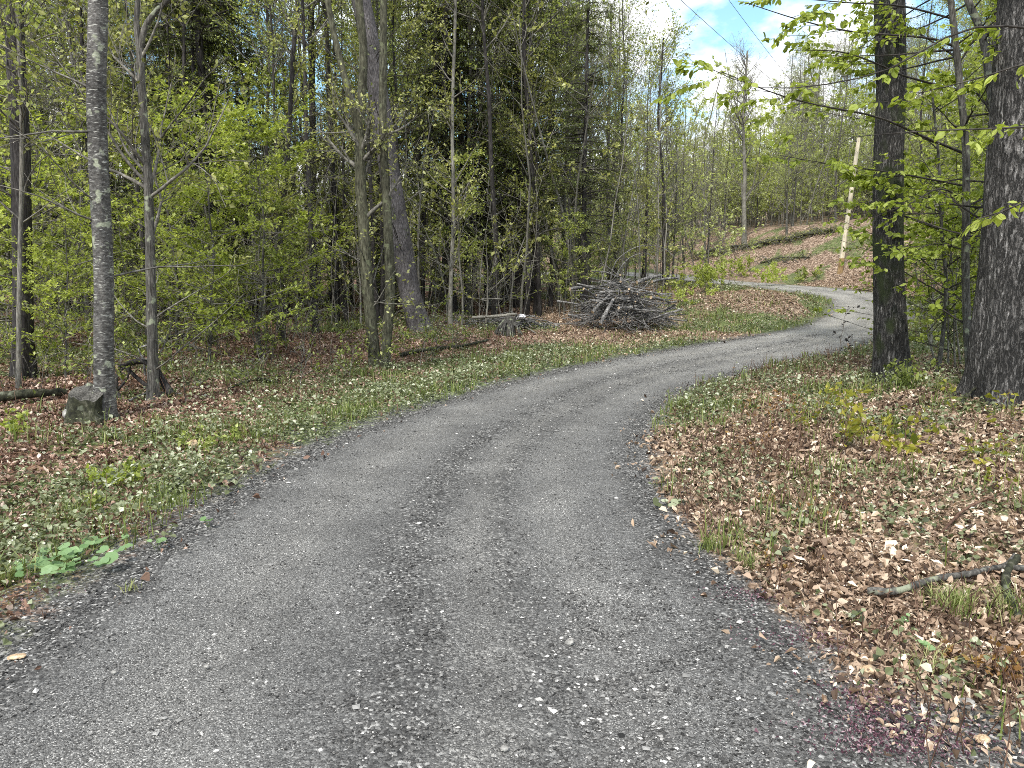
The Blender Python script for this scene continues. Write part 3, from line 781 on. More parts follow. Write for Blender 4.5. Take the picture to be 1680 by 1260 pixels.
def crown_parts(r, kind, P, R, dens=1.0, H=None):
    """returns twig mesher with leaves for a trunk polyline P (n,3)"""
    M = Mesher()
    P1 = P[None]; R1 = R[None]
    H = H or P[-1, 2] - P[0, 2]
    if kind == 'sapling':
        B, BR = grow(r, P1, R1, 26, .14, .97, 1.5, 68, 12, 7, 0.25, .10, .5, .012, lenf=lambda t: 1.15 - 0.75 * t, rmin=.003)
        C, CR = grow(r, B, BR, 6, .2, .98, .5, 45, 10, 5, 0.0, .12, .6, flat=.8, rmin=.002)
        add_tubes(M, B, BR, 4, 0); add_tubes(M, C, CR, 3, 0)
        V, F, t = leaves_on(r, C, int(3000 * dens), .075, .1, 1, .85, .1, .6, .03); M.add(V, F, 1, t)
    elif kind in ('layered', 'brightlayer'):
        B, BR = grow(r, P1, R1, 34, .10, .97, 2.1, 76, 9, 8, 0.2, .07, .5, .016, lenf=lambda t: 1.1 - 0.7 * t, rmin=.003)
        C, CR = grow(r, B, BR, 8, .2, .98, .75, 50, 10, 5, 0.0, .10, .6, flat=.85, rmin=.002)
        add_tubes(M, B, BR, 4, 0); add_tubes(M, C, CR, 3, 0)
        V, F, t = leaves_on(r, C, int(4600 * dens), .085, .05, 1, .93, .02, .62, .022); M.add(V, F, 1, t)
    elif kind in ('leafy', 'bare'):
        B, BR = grow(r, P1, R1, 34, .20, .98, H * .24, 48, 12, 9, .5, .10, .5, .05, lenf=lambda t: 1.25 - 0.9 * t, rmin=.006)
        C, CR = grow(r, B, BR, 7, .15, .98, H * .08, 42, 14, 6, .3, .12, .55, rmin=.004)
        D, DR = grow(r, C, CR, 5, .15, 1, H * .035, 40, 14, 4, .2, .14, .6, rmin=.0028)
        add_tubes(M, B, BR, 5, 0); add_tubes(M, C, CR, 3, 0); add_tubes(M, D, DR, 3, 0)
        if kind == 'leafy':
            V, F, t = leaves_on(r, D, int(7500 * dens), .075, .1, 1, .6, .3, .6, .04)
        else:
            V, F, t = leaves_on(r, D, int(5200 * dens), .045, .2, 1, .3, .2, .5, .03)
        M.add(V, F, 1, t)
    elif kind == 'thin':
        B, BR = grow(r, P1, R1, 24, .15, .98, H * .15, 50, 14, 7, .5, .10, .5, .02, lenf=lambda t: 1.2 - 0.8 * t, rmin=.004)
        C, CR = grow(r, B, BR, 5, .2, .98, H * .05, 42, 12, 5, .2, .12, .6, rmin=.0025)
        add_tubes(M, B, BR, 4, 0); add_tubes(M, C, CR, 3, 0)
        V, F, t = leaves_on(r, C, int(2600 * dens), .065, .1, 1, .6, .25, .6, .05); M.add(V, F, 1, t)
    elif kind == 'stem':
        B, BR = grow(r, P1, R1, 26, .50, .98, 2.6, 45, 12, 8, .5, .10, .5, .03, rmin=.005)
        C, CR = grow(r, B, BR, 5, .2, 1, 1.0, 42, 12, 5, .3, .12, .55, rmin=.003)
        D, DR = grow(r, P1, R1, 16, .10, .5, .9, 66, 14, 6, .25, .12, .3, .009, rmin=.0025)
        for a_, b_, k_ in ((B, BR, 4), (C, CR, 3), (D, DR, 3)): add_tubes(M, a_, b_, k_, 0)
        V, F, t = leaves_on(r, C, int(2600 * dens), .075, .1, 1, .6, .25, .6, .05); M.add(V, F, 1, t)
        V, F, t = leaves_on(r, D, 160, .07, .4, 1, .85, .1, .6, .03); M.add(V, F, 1, t)
    elif kind == 'hemlock':
        B0, BR0 = grow(r, P1, R1, 30, .05, .45, H * .10, 92, 10, 6, -.25, .08, .4, .016, rmin=.003)
        add_tubes(M, B0, BR0, 4, 0)
        B, BR = grow(r, P1, R1, 120, .16, .995, H * .20, 84, 8, 8, -.28, .06, .4, .03, lenf=lambda t: (1.12 - t) * sst(t, .02, .3), rmin=.004)
        C, CR = grow(r, B, BR, 11, .12, .98, H * .045, 52, 8, 5, -.25, .07, .55, flat=.85, rmin=.002, lenf=lambda t: 1.15 - .6 * t)
        add_tubes(M, B, BR, 4, 0); add_tubes(M, C, CR, 3, 0)
        V, F, t = leaves_on(r, C, int(24000 * dens), .085, .0, 1, .8, .35, .34, .03); M.add(V, F, 1, t)
    return M

# bark, twig and leaf material by kind
LOOK = {
    'stem': (M_barkd, M_twig, M_leaf),
    'sapling': (M_barkp, M_twig, M_leaf), 'layered': (M_bark, M_twig, M_leaf), 'brightlayer': (M_bark, M_twig, M_lay), 'leafy': (M_bark, M_twig, M_leaf),
    'bare': (M_bark, M_twig, M_bud), 'thin': (M_barkd, M_twig, M_leafdull), 'hemlock': (M_barkd, M_twigd, M_needle)}

def tree_meshes(seed, kind, H, r0, dens=1.0, look=None, lean=.02, bend=.15):
    r = rg(seed)
    P = trunk_path(r, H, lean, bend); R = trunk_radii(len(P), r0, r0 * .18)
    lk = look or LOOK[kind]
    Mt = Mesher(); add_tubes(Mt, P, R, 9, 0)
    Mc = crown_parts(r, kind, P, R, dens)
    return Mt.mesh('trunk', [lk[0]]), Mc.mesh('crown', [lk[1], lk[2]])

PROTO = {}
def proto(kind, i):
    key = (kind, i)
    if key not in PROTO:
        H, r0, dens = {'stem': (12.5, .075, 1), 'brightlayer': (5.5, .04, 1.25), 'sapling': (4.2, .022, 1), 'layered': (5.5, .04, 1), 'leafy': (13, .12, 1), 'bare': (14, .11, 1),
                       'thin': (8.5, .05, 1), 'hemlock': (16, .15, 1)}[kind]
        PROTO[key] = tree_meshes(1000 + 17 * i + sum(map(ord, kind)), kind, H, r0, dens, bend=.25 if kind in ('thin', 'sapling') else .3)
    return PROTO[key]
KH = {'stem': 12.5, 'brightlayer': 5.5, 'sapling': 4.2, 'layered': 5.5, 'leafy': 13, 'bare': 14, 'thin': 8.5, 'hemlock': 16}
NAMES = {'stem': 'slender_tree', 'brightlayer': 'understorey_tree', 'sapling': 'sapling', 'layered': 'understorey_tree', 'leafy': 'maple_tree', 'bare': 'budding_tree', 'thin': 'slender_tree', 'hemlock': 'hemlock_tree'}
DESC = {'stem': ('tall clean dark stem with leaves only high up', 'tree'),
        'brightlayer': ('low tree with airy layers of sunlit lime leaves', 'tree'),
        'sapling': ('small sapling with thin pale stem and fresh leaves', 'sapling'),
        'layered': ('low tree with flat layers of bright spring leaves', 'tree'),
        'leafy': ('tall grey trunked tree with new green leaves', 'tree'),
        'bare': ('tall tree with bare branches and opening buds', 'tree'),
        'thin': ('slender dark stemmed tree with sparse olive leaves', 'tree'),
        'hemlock': ('dark hemlock with drooping needle boughs', 'conifer')}
def put_tree(kind, x, y, H, rng_, place, i=None, fat=1.0):
    nvar = {'stem': 6, 'brightlayer': 5, 'sapling': 5, 'layered': 5, 'leafy': 6, 'bare': 5, 'thin': 5, 'hemlock': 4}[kind]
    i = int(rng_.integers(0, nvar)) if i is None else i
    tm, cm = proto(kind, i)
    s = H / KH[kind]
    lab, cat = DESC[kind]
    e = empty(NAMES[kind], (x, y, gz(x, y) - 0.06), lab + ' ' + place, cat, NAMES[kind].replace('_', ' ') + 's ' + place)
    e.rotation_euler = (0, 0, rng_.random() * 6.28)
    w = s * (1.0 + 0.0 * fat)
    e.scale = (w, w, s)
    link('trunk', tm, e); link('crown', cm, e)
    return e

# individually described trees ---------------------------------------------------
def path_tree(name, label, cat, pts, r0, r1, kind=None, look=None, seed=1, dens=1.0, n=40, extend=0, sides=18, flare=.35, group=None, rough=0.0, tmin=None, crownfn=None, extra=None):
    P = np.array(pts, float)
    if extend:
        d = norm(P[-1] - P[-2]); P = np.concatenate([P, [P[-1] + d * extend * .5 + np.array([0, 0, .1]), P[-1] + d * extend]])
    base = P[0].copy(); P = resample(P, n) - base
    R = trunk_radii(n, r0, r1, flare)
    e = empty(name, tuple(base), label, cat, group)
    lk = look or LOOK[kind or 'leafy']
    Mt = Mesher()
    V, Fq = tube_arrays(P, R, sides)
    if rough:
        VV = V.reshape(n, sides, 3); th = np.arange(sides) / sides * 2 * np.pi
        zz = VV[..., 2]
        nz_ = fbm(np.cos(th)[None] * 5 + np.sin(th)[None] * 9 + 7 + 0 * zz, zz * 1.1 + np.sin(th)[None] * 2, seed, 4) - .5
        lob = (0.17 * np.exp(-zz / .30) + .03) * np.cos(th * 5 + 1 + .5 * np.sin(th * 2))[None]
        c = P[:, None, :]
        V = (c + (VV - c) * (1 + rough * nz_ + lob)[..., None]).reshape(-1, 3)
    Mt.add(V, Fq, 0, .5, True)
    if extra:
        for (pp, a, b) in extra:
            q = resample(np.array(pp) - base, 24); add_tubes(Mt, q, np.linspace(a, b, 24), 12, 0)
    link('trunk', Mt.mesh('trunk', [lk[0]]), e)
    if crownfn:
        Mc = crownfn(rg(seed), P, R, base)
    elif kind:
        Mc = crown_parts(rg(seed), kind, P, R, dens)
    else:
        Mc = None
    if Mc is not None:
        link('crown', Mc.mesh('crown', [lk[1], lk[2]]), e)
    return e

def high_crown(hmin=.55, length=3.2, nl=4000, nb=26, size=.06, dead=0, deadlen=1.0):
    def f(r, P, R, base):
        M = Mesher()
        B, BR = grow(r, P[None], R[None], nb, hmin, .98, length, 52, 12, 9, .5, .1, .45, .05, lenf=lambda t: 1.1 - .5 * t, rmin=.006)
        C, CR = grow(r, B, BR, 6, .15, 1, length * .4, 44, 12, 6, .3, .12, .55, rmin=.004)
        D, DR = grow(r, C, CR, 4, .15, 1, length * .15, 40, 12, 4, .1, .12, .6, rmin=.003)
        for a, b, k in ((B, BR, 5), (C, CR, 3), (D, DR, 3)): add_tubes(M, a, b, k, 0)
        V, F, t = leaves_on(r, D, nl, size, .1, 1, .5, .3, .6, .05); M.add(V, F, 1, t)
        if dead:
            B, BR = grow(r, P[None], R[None], dead, .06, hmin, deadlen, 70, 15, 7, .2, .12, .3, .012, rmin=.003)
            C, CR = grow(r, B, BR, 4, .2, .95, deadlen * .4, 45, 12, 5, 0, .12, .6, rmin=.002)
            add_tubes(M, B, BR, 4, 0); add_tubes(M, C, CR, 3, 0)
            V, F, t = leaves_on(r, C, dead * 22, .065, .3, 1, .7, .2, .6, .03); M.add(V, F, 1, t)
        return M
    return f

def ground_pt(px, py):
    g = on_ground(px, py); return np.array([g[0], g[1], gz(g[0], g[1]) - .05])
def px_path(base_px, pts, dY=0.0, D=None):
    b = ground_pt(*base_px); Y = b[1] if D is None else D
    if D is not None:
        q = at(*base_px, D); b = np.array([q[0], q[1], gz(q[0], q[1]) - .05])
    return [b] + [at(x, y, Y + dY * (i + 1) / len(pts)) for i, (x, y) in enumerate(pts)]

# right-hand oaks
path_tree('oak_tree', 'massive oak trunk with deep furrowed bark at the right edge', 'tree',
          px_path((1650, 652), [(1651, 560), (1663, 440), (1671, 300), (1680, 130), (1691, 0)], .0), .30, .20, look=(M_oak, M_twigd, M_leaf), seed=3, n=140, sides=84, rough=.16, extend=5.5, flare=.42,
          crownfn=high_crown(.62, 4.2, 5000, 20))
path_tree('oak_tree', 'dark straight oak trunk standing on the bank right of the road bend', 'tree',
          px_path((1466, 628), [(1462, 560), (1458, 420), (1458, 280), (1461, 190), (1463, 140), (1460, 0)], .0), .185, .15, look=(M_oak2, M_twigd, M_leaf), seed=4, n=90, sides=56, rough=.2, extend=6, flare=.45,
          crownfn=high_crown(.62, 3.8, 4500, 20))
# left cherry
path_tree('birch_tree', 'grey birch trunk with pale horizontal dashes rising behind the cut stump', 'tree',
          px_path((172, 688), [(170, 560), (170, 440), (163, 300), (158, 160), (161, 0)], .0), .096, .078, look=(M_cherry, M_twig, M_leafdull), seed=5, n=80, sides=32, rough=.10, extend=6, flare=.2,
          crownfn=high_crown(.55, 3.0, 3500, 16, dead=6, deadlen=1.6))
path_tree('dark_trunk_tree', 'dark rough trunk at the far left edge beside a thin pale stem', 'tree',
          px_path((38, 622), [(38, 500), (36, 380), (34, 250), (26, 100), (22, 0)], .0), .125, .09, look=(M_barkd, M_twig, M_leafdull), seed=6, n=60, sides=24, rough=.15, extend=6,
          crownfn=high_crown(.5, 3.0, 3500, 16, dead=14, deadlen=1.5))
path_tree('pale_stem_sapling', 'thin pale stem in front of the dark trunk at far left', 'sapling',
          px_path((30, 640), [(31, 520), (33, 400), (36, 250), (32, 100), (25, -60)], .0), .03, .02, look=(M_barkp, M_twig, M_leaf), seed=7, n=30, sides=8, extend=1,
          extra=[([at(36, 352, 10.4), at(42, 305, 10.3), at(62, 268, 10.2), at(95, 245, 10.1), at(135, 222, 10)], .011, .004), ([at(36, 366, 10.4), at(70, 342, 10.2), at(105, 315, 10), at(152, 290, 9.8)], .010, .003)],
          crownfn=high_crown(.35, 1.5, 1500, 14, .065))
path_tree('forked_tree', 'slim knotted grey trunk that forks high, right of the birch', 'tree',
          px_path((251, 655), [(250, 560), (247, 450), (243, 300), (236, 200), (229, 80)], .2), .065, .04, look=(M_bark, M_twig, M_leafdull), seed=8, n=60, sides=16, rough=.2,
          extra=[([at(229, 85, 9.3), at(238, 45, 9.3), at(255, 20, 9.3), at(290, -20, 9.3), at(320, -120, 9.2)], .035, .02), ([at(229, 85, 9.3), at(224, 40, 9.3), at(226, -10, 9.3), at(225, -120, 9.3)], .035, .02),
               ([at(246, 252, 9.3), at(280, 205, 9.1), at(312, 165, 8.9), at(340, 125, 8.7), at(376, 92, 8.5)], .013, .004), ([at(306, 186, 8.9), at(330, 178, 8.7), at(360, 155, 8.5), at(398, 128, 8.3)], .009, .003)],
          crownfn=high_crown(.4, 2.2, 1800, 10, dead=8, deadlen=1.3))
# olive clump in the middle
ob = ground_pt(622, 603); OY = ob[1]
path_tree('double_stem_tree', 'olive barked tree with two stems from one base at the forest edge', 'tree',
          [ob + np.array([-.06, 0, 0]), at(612, 560, OY), at(603, 470, OY), at(597, 380, OY), at(591, 290, OY), at(592, 215, OY)], .10, .085, look=(M_barko, M_twig, M_leafdull), seed=9, n=60, sides=20, flare=.5,
          extra=[([ob + np.array([.09, 0, 0]), at(634, 560, OY), at(640, 470, OY), at(634, 330, OY), at(628, 200, OY), at(629, 60, OY), at(631, -60, OY), at(640, -260, OY)], .09, .04),
                 ([at(591, 225, OY), at(578, 175, OY), at(556, 90, OY), at(541, 20, OY), at(530, -40, OY), at(505, -220, OY)], .06, .03),
                 ([at(591, 225, OY), at(594, 150, OY), at(596, 80, OY), at(588, -10, OY), at(580, -200, OY)], .075, .05)],
          crownfn=high_crown(.5, 1.6, 900, 8, dead=10, deadlen=1.2))
path_tree('leaning_pine', 'thick grey pine trunk leaning left behind the double stemmed tree', 'tree',
          px_path((690, 545), [(672, 480), (655, 380), (640, 290), (624, 180), (608, 80), (592, 0)], .8), .235, .18, look=(M_pine, M_twigd, M_needle), seed=10, n=60, sides=32, rough=.12, extend=5, flare=.12,
          crownfn=high_crown(.7, 3, 3000, 12, dead=16, deadlen=1.5))
# named trunks among the trees
SOLO = [
    ('hemlock_tree', 'black hemlock trunk left of the pale debris heap', 'conifer', (800, 505), [(798, 420), (792, 300), (788, 150), (785, 0)], .115, .08, 'hemlock', M_barkd, .55),
    ('hemlock_tree', 'black hemlock trunk directly behind the pale debris heap', 'conifer', (870, 495), [(871, 400), (872, 280), (868, 120), (866, 0)], .12, .08, 'hemlock', M_barkd, .6),
    ('grey_trunk_tree', 'pale grey slanting stem just left of the brush pile', 'tree', (882, 503), [(884, 420), (893, 300), (902, 200), (905, 60)], .075, .05, 'leafy', M_barkp, .6),
    ('grey_trunk_tree', 'brown trunk rising from behind the left end of the brush pile', 'tree', (947, 480), [(945, 400), (940, 300), (944, 150), (948, 20)], .12, .08, 'leafy', M_bark, .8),
    ('slender_tree', 'straight dark stem behind the right end of the brush pile', 'tree', (1089, 478), [(1089, 400), (1088, 300), (1080, 200), (1085, 120)], .075, .03, 'leafy', M_barkd, .6),
    ('hemlock_tree', 'dark trunk right of the leaning pine', 'conifer', (768, 515), [(766, 420), (762, 300), (752, 150), (748, 0)], .10, .07, 'hemlock', M_barkd, .6),
    ('slender_tree', 'thin black trunk midway between the birch and the double stemmed tree', 'tree', (553, 530), [(552, 450), (550, 360), (545, 260), (538, 120), (534, 0)], .075, .05, 'thin', M_barkd, .7),
    ('slender_tree', 'dark mossy trunk standing in the leaves left of the double stemmed tree', 'tree', (464, 560), [(463, 480), (460, 380), (470, 280), (478, 150)], .06, .04, 'thin', M_barkd, .6),
    ('slender_tree', 'stout dark trunk far back in the wood right of the bright layered leaves', 'tree', (515, 525), [(515, 430), (514, 300), (512, 150), (510, 20)], .10, .07, 'bare', M_barkd, .6),
    ('grey_trunk_tree', 'pale trunk on the crest of the far leaf covered bank', 'tree', (1221, 400), [(1221, 330), (1222, 270), (1219, 200), (1224, 120)], .14, .05, 'bare', M_barkp, .8),
    ('grey_trunk_tree', 'grey straight trunk between the brush pile and the bend', 'tree', (1000, 470), [(1000, 400), (997, 300), (1000, 150), (1002, 60)], .09, .05, 'leafy', M_bark, .9),
    ('slender_tree', 'grey twin stem in front of the leaning pine', 'tree', (738, 545), [(740, 450), (744, 350), (742, 200), (746, 60)], .05, .03, 'thin', M_barkp, .5),
]
for k_, (nm, lab, cat, b, pp, ra_, rb2, kd, bm_, dn) in enumerate(SOLO):
    path_tree(nm, lab, cat, px_path(b, pp), ra_, rb2, kd, (bm_, LOOK[kd][1], LOOK[kd][2]), seed=60 + k_, dens=dn, n=36, sides=12, extend=3.5 if pp[-1][1] < 40 else 1.2)

# ---- beech saplings on the right with long level branches
def beech_leaves(r, M, P, count, size=.07, up=.25, droop=.9):
    N_ = P.shape[0]; pi = r.integers(0, N_, count); t = .25 + .75 * r.random(count)
    p, _, tan = interp_poly(P, np.ones(P.shape[:2]), pi, t)
    side = norm(np.cross(tan, np.array([0, 0, 1.0]))) * np.where(r.random(count) < .5, -1, 1)[:, None]
    d = norm(tan * .5 + side * .7 + r.normal(size=(count, 3)) * .35 + np.array([0, 0, -droop]) * r.random(count)[:, None])
    nn_ = norm(np.array([0, 0, 1.0]) + r.normal(size=(count, 3)) * (1 - up)); s = norm(np.cross(d, nn_)); nn_ = np.cross(s, d)
    L = (size * (.55 + .7 * r.random(count)))[:, None]; W_ = L * .29
    q = [p, p + d * L * .22 + s * W_ * .8, p + d * L * .5 + s * W_ * 1.05, p + d * L * .8 + s * W_ * .6, p + d * L - nn_ * L * .12,
         p + d * L * .8 - s * W_ * .6, p + d * L * .5 - s * W_ * 1.05, p + d * L * .22 - s * W_ * .8, p + d * L * .5 - nn_ * L * .07]
    V = np.stack(q, 1).reshape(-1, 3); i = np.arange(count)[:, None] * 9
    F = np.concatenate([i + np.array([[0, 1, 2, 8]]), i + np.array([[8, 2, 3, 4]]), i + np.array([[8, 4, 5, 6]]), i + np.array([[0, 8, 6, 7]])])
    tt_ = np.clip(.5 + .25 * r.normal(size=count), 0, 1)
    M.add(V, F, 1, np.concatenate([tt_] * 4))

def beech_crown(limbs, nrand=18, nleaf=1800, D0=8.5):
    """limbs: list of pixel polylines with depth start/end measured from the photo"""
    def f(r, P, R, base):
        M = Mesher(); LP = []
        for (pp, Y0, Y1, rad) in limbs:
            q = np.array([at(x, y, Y0 + (Y1 - Y0) * i / (len(pp) - 1)) for i, (x, y) in enumerate(pp)]) - base
            q = resample(q, 14); LP.append(q); add_tubes(M, q, np.linspace(rad, .003, 14), 6, 0)
        if LP:
            LP = np.array(LP); LR = np.linspace(.012, .003, 14)[None].repeat(len(LP), 0)
            C, CR = grow(r, LP, LR, 9, .15, 1, .55, 42, 12, 6, -.1, .10, .6, flat=.8, rmin=.0018)
            D_, DR = grow(r, C, CR, 2, .3, 1, .28, 40, 12, 4, -.1, .10, .6, flat=.8, rmin=.0013)
            add_tubes(M, C, CR, 4, 0); add_tubes(M, D_, DR, 3, 0)
            beech_leaves(r, M, C, int(nleaf * .35)); beech_leaves(r, M, D_, int(nleaf * .45)); 
        B, BR = grow(r, P[None], R[None], nrand, .12, .97, 1.5, 66, 14, 8, .15, .08, .5, .012, rmin=.003)
        C, CR = grow(r, B, BR, 5, .2, 1, .5, 42, 12, 5, 0, .1, .6, flat=.8, rmin=.002)
        add_tubes(M, B, BR, 4, 0); add_tubes(M, C, CR, 3, 0)
        beech_leaves(r, M, C, int(nleaf * .9))
        return M
    return f
LKB = (M_barkp, M_twigd, M_beech)
path_tree('beech_sapling', 'slim grey beech with long level branches, between the two oak trunks', 'tree',
          px_path((1597, 632), [(1588, 560), (1584, 430), (1585, 260), (1574, 130), (1560, 0)], .0), .047, .028, look=(M_bark, M_twigd, M_beech), seed=21, n=40, sides=12, extend=2,
          crownfn=beech_crown([
              ([(1583, 252), (1510, 222), (1440, 192), (1330, 170), (1262, 150), (1185, 118)], 9.3, 7.0, .016),
              ([(1583, 305), (1470, 284), (1380, 272), (1280, 255)], 9.3, 8.0, .013),
              ([(1572, 148), (1485, 125), (1440, 105), (1380, 85), (1300, 82)], 9.3, 8.0, .014),
              ([(1563, 75), (1520, 62), (1400, 52), (1320, 35), (1225, 5)], 9.3, 7.2, .014),
              ([(1560, 30), (1480, 10), (1400, 5), (1280, -5)], 9.3, 7.8, .012),
              ([(1586, 330), (1540, 310), (1480, 340), (1420, 330)], 9.3, 8.2, .010),
              ([(1585, 410), (1530, 400), (1480, 420), (1440, 400)], 9.3, 8.4, .008)], 20, 2300))
path_tree('beech_sapling', 'crooked beech stem bending away from the big right oak', 'tree',
          px_path((1612, 640), [(1622, 500), (1632, 350), (1636, 220), (1625, 150), (1612, 60), (1588, 0)], .6), .05, .032, look=(M_bark, M_twigd, M_beech), seed=22, n=40, sides=12, extend=2,
          crownfn=beech_crown([([(1634, 200), (1600, 150), (1540, 130), (1500, 140)], 9.6, 10.4, .012), ([(1630, 330), (1560, 360), (1500, 380)], 9.8, 10.8, .010)], 24, 1900))
path_tree('beech_sapling', 'thin spotted beech stem right of the straight oak trunk', 'sapling',
          px_path((1538, 612), [(1548, 540), (1552, 460), (1545, 380), (1540, 260), (1530, 160)], .0), .030, .014, look=(M_bark, M_twigd, M_beech), seed=23, n=36, sides=10,
          crownfn=beech_crown([([(1541, 300), (1500, 280), (1450, 290)], 10.9, 10.0, .009)], 22, 1500))
for k_, (bx, by, tx, ty) in enumerate([(1556, 600, 1566, 330), (1567, 604, 1572, 420), (1577, 600, 1560, 380), (1536, 596, 1500, 430)]):
    path_tree('beech_sapling', ['wispy beech shoot leaning right in the clump beside the spotted stem', 'shortest upright beech shoot of the clump beside the spotted stem',
               'beech shoot crossing left in the clump beside the slim grey beech', 'low beech shoot arching toward the straight oak trunk'][k_], 'sapling',
              px_path((bx, by), [((bx + tx) / 2 - 4, (by + ty) / 2), (tx, ty)]), .014, .006, look=LKB, seed=30 + k_, n=20, sides=7, crownfn=beech_crown([], 12, 500))

# near overhanging sprays: branch of a tree beside the camera on the right
def overhang(name, label, limbs, seed, nleaf, size=.075, up=.25):
    r = rg(seed); M = Mesher(); LP = []
    base = np.array(at(*limbs[0][0][0], limbs[0][1]))
    for pp, Y0, Y1, rad in limbs:
        q = np.array([at(x, y, Y0 + (Y1 - Y0) * i / (len(pp) - 1)) for i, (x, y) in enumerate(pp)]) - base
        q = resample(q, 14); LP.append(q); add_tubes(M, q, np.linspace(rad, .002, 14), 6, 0)
    LP = np.array(LP); LR = np.full((len(LP), 14), .006)
    C, CR = grow(r, LP, LR, 6, .1, 1, .30, 40, 12, 5, -.25, .10, .5, flat=.8, rmin=.0012)
    add_tubes(M, C, CR, 3, 0); beech_leaves(r, M, C, nleaf, size, up)
    return M, base

# ------------------------------------------------------------------ forest fill
def tree_at_px(kind, px, Y, topy=None, H=None, r=None, place='', i=None):
    x = (px - CX) / F_PX * Y / cp * 1.0
    x = (px - CX) / F_PX * (Y * cp + (CAMH - 0) * sp)
    zg = gz(x, Y)
    if H is None:
        H = max(2.0, at(px, topy, Y)[2] - zg)
    return put_tree(kind, x, Y, H, r, place, i)

R_ = rg(777)
placed = []
def spaced(px, Y, dmin):
    x = (px - CX) / F_PX * Y
    for (a, b) in placed:
        if (a - x) ** 2 + (b - Y) ** 2 < dmin ** 2: return False
    placed.append((x, Y)); return True
def off_road(px, Y, m=0.9):
    x = (px - CX) / F_PX * (Y * cp + CAMH * sp)
    return road_coord(np.array([x]), np.array([Y]))[1][0] > m and not (-1.6 < x < 4.8 and 14 < Y < 20.8) and not (575 < px < 715 and Y < 19) 
def scatter(n, kinds, pxr, Yr, toppx, place, dmin=.8, m=1.0):
    c = tries = 0
    while c < n and tries < n * 30:
        tries += 1
        px = pxr[0] + (pxr[1] - pxr[0]) * R_.random(); Y = Yr[0] + (Yr[1] - Yr[0]) * R_.random() ** .9
        if not off_road(px, Y, m) or not spaced(px, Y, dmin): continue
        kd = kinds[int(R_.integers(0, len(kinds)))]
        if kd == 'brightlayer':
            tree_at_px(kd, px, Y, H=5 + 4 * R_.random(), r=R_, place=place)
        elif kd in ('sapling', 'layered'):
            tree_at_px(kd, px, Y, H={'sapling': 2.0 + 2.6 * R_.random(), 'layered': 3.6 + 2.6 * R_.random()}[kd], r=R_, place=place)
        elif kd == 'stem':
            tree_at_px(kd, px, Y, H=9 + 5 * R_.random(), r=R_, place=place)
        elif kd == 'thin':
            tree_at_px(kd, px, Y, H=6 + 5 * R_.random(), r=R_, place=place)
        else:
            ty = toppx(px) + 130 * (R_.random() - .4)
            x = (px - CX) / F_PX * Y; H = at(px, ty, Y)[2] - gz(x, Y)
            tree_at_px(kd, px, Y, H=float(np.clip(H, 6, 17)), r=R_, place=place)
        c += 1
top_left = lambda x: np.interp(x, [-300, 380, 430, 600, 640, 960, 1010, 1060], [-150, -120, 150, 150, -140, -100, 60, 120])
top_right = lambda x: np.interp(x, [960, 1050, 1120, 1250, 1330, 1420, 1900], [60, 110, 175, 150, 80, 10, -60])
scatter(26, ['hemlock', 'bare', 'leafy', 'bare'], (-60, 430), (17, 34), top_left, 'in the left wood', 1.6)
scatter(15, ['hemlock', 'leafy', 'bare', 'bare', 'leafy'], (640, 960), (22, 36), top_left, 'behind the brush pile', 1.7)
scatter(10, ['bare', 'thin', 'leafy'], (430, 640), (24, 44), top_left, 'in the gap left of the leaning pine', 1.7)
scatter(26, ['bare', 'thin', 'leafy', 'hemlock'], (-100, 1000), (36, 62), lambda x: top_left(x) + 90, 'far back in the left wood', 2.0)
scatter(18, ['thin', 'sapling'], (-40, 940), (13, 30), top_left, 'among the trunks of the left wood', .9)
scatter(9, ['layered', 'sapling'], (-60, 560), (13, 26), top_left, 'in the shade of the left wood', 1.2)
scatter(9, ['sapling', 'thin'], (560, 930), (14, 24), top_left, 'round the leaning pine', 1.0)
scatter(18, ['leafy', 'thin', 'bare'], (960, 1190), (30, 60), top_right, 'beyond the brush pile', 1.7)
scatter(58, ['bare', 'bare', 'leafy', 'thin'], (1100, 1850), (42, 90), top_right, 'on the far hillside', 2.0)
scatter(14, ['leafy', 'bare', 'thin'], (1440, 1850), (24, 44), top_right, 'on the slope beyond the oaks', 1.8)
scatter(22, ['brightlayer', 'brightlayer'], (1080, 1860), (44, 72), top_right, 'along the crest of the far bank', 1.5)
scatter(16, ['leafy', 'bare'], (1100, 1800), (46, 80), top_right, 'high on the far hillside', 1.2)
scatter(64, ['stem'], (-30, 960), (15.5, 32), top_left, 'crowding the left wood', .55, 2.2)
scatter(7, ['stem'], (960, 1190), (34, 50), top_right, 'beyond the brush pile', .8)
scatter(14, ['stem'], (1490, 1720), (16, 40), top_right, 'behind the oaks on the right', .8)
scatter(16, ['sapling', 'brightlayer', 'layered'], (1480, 1900), (13, 26), top_right, 'behind the oaks on the right', 1.1)
for px, Y, H_ in [(365, 19.5, 15), (318, 24, 16), (300, 31, 15), (742, 23, 15), (850, 25, 14)]:
    e = tree_at_px('hemlock', px, Y, H=H_, r=R_, place='shading the back of the left wood')
# the bright layered understorey on the left
for k_, (px, Y, H_, i_) in enumerate([(345, 11.8, 3.9, 0), (425, 13.0, 4.0, 1), (290, 13.6, 4.4, 2), (40, 12.6, 4.6, 3), (110, 10.6, 2.6, 4)]):
    e = tree_at_px('brightlayer', px, Y, H=H_, r=R_, place='', i=i_)
    e['label'] = ['brightest layered yellow green tree between the birch and the double stem', 'bright layered tree just right of the brightest one', 'layered tree behind the forked trunk',
                  'bright leafy tree at the left edge beside the dark trunk', 'low leafy tree right behind the birch trunk'][k_]
    e['group'] = 'bright understorey trees at the left'

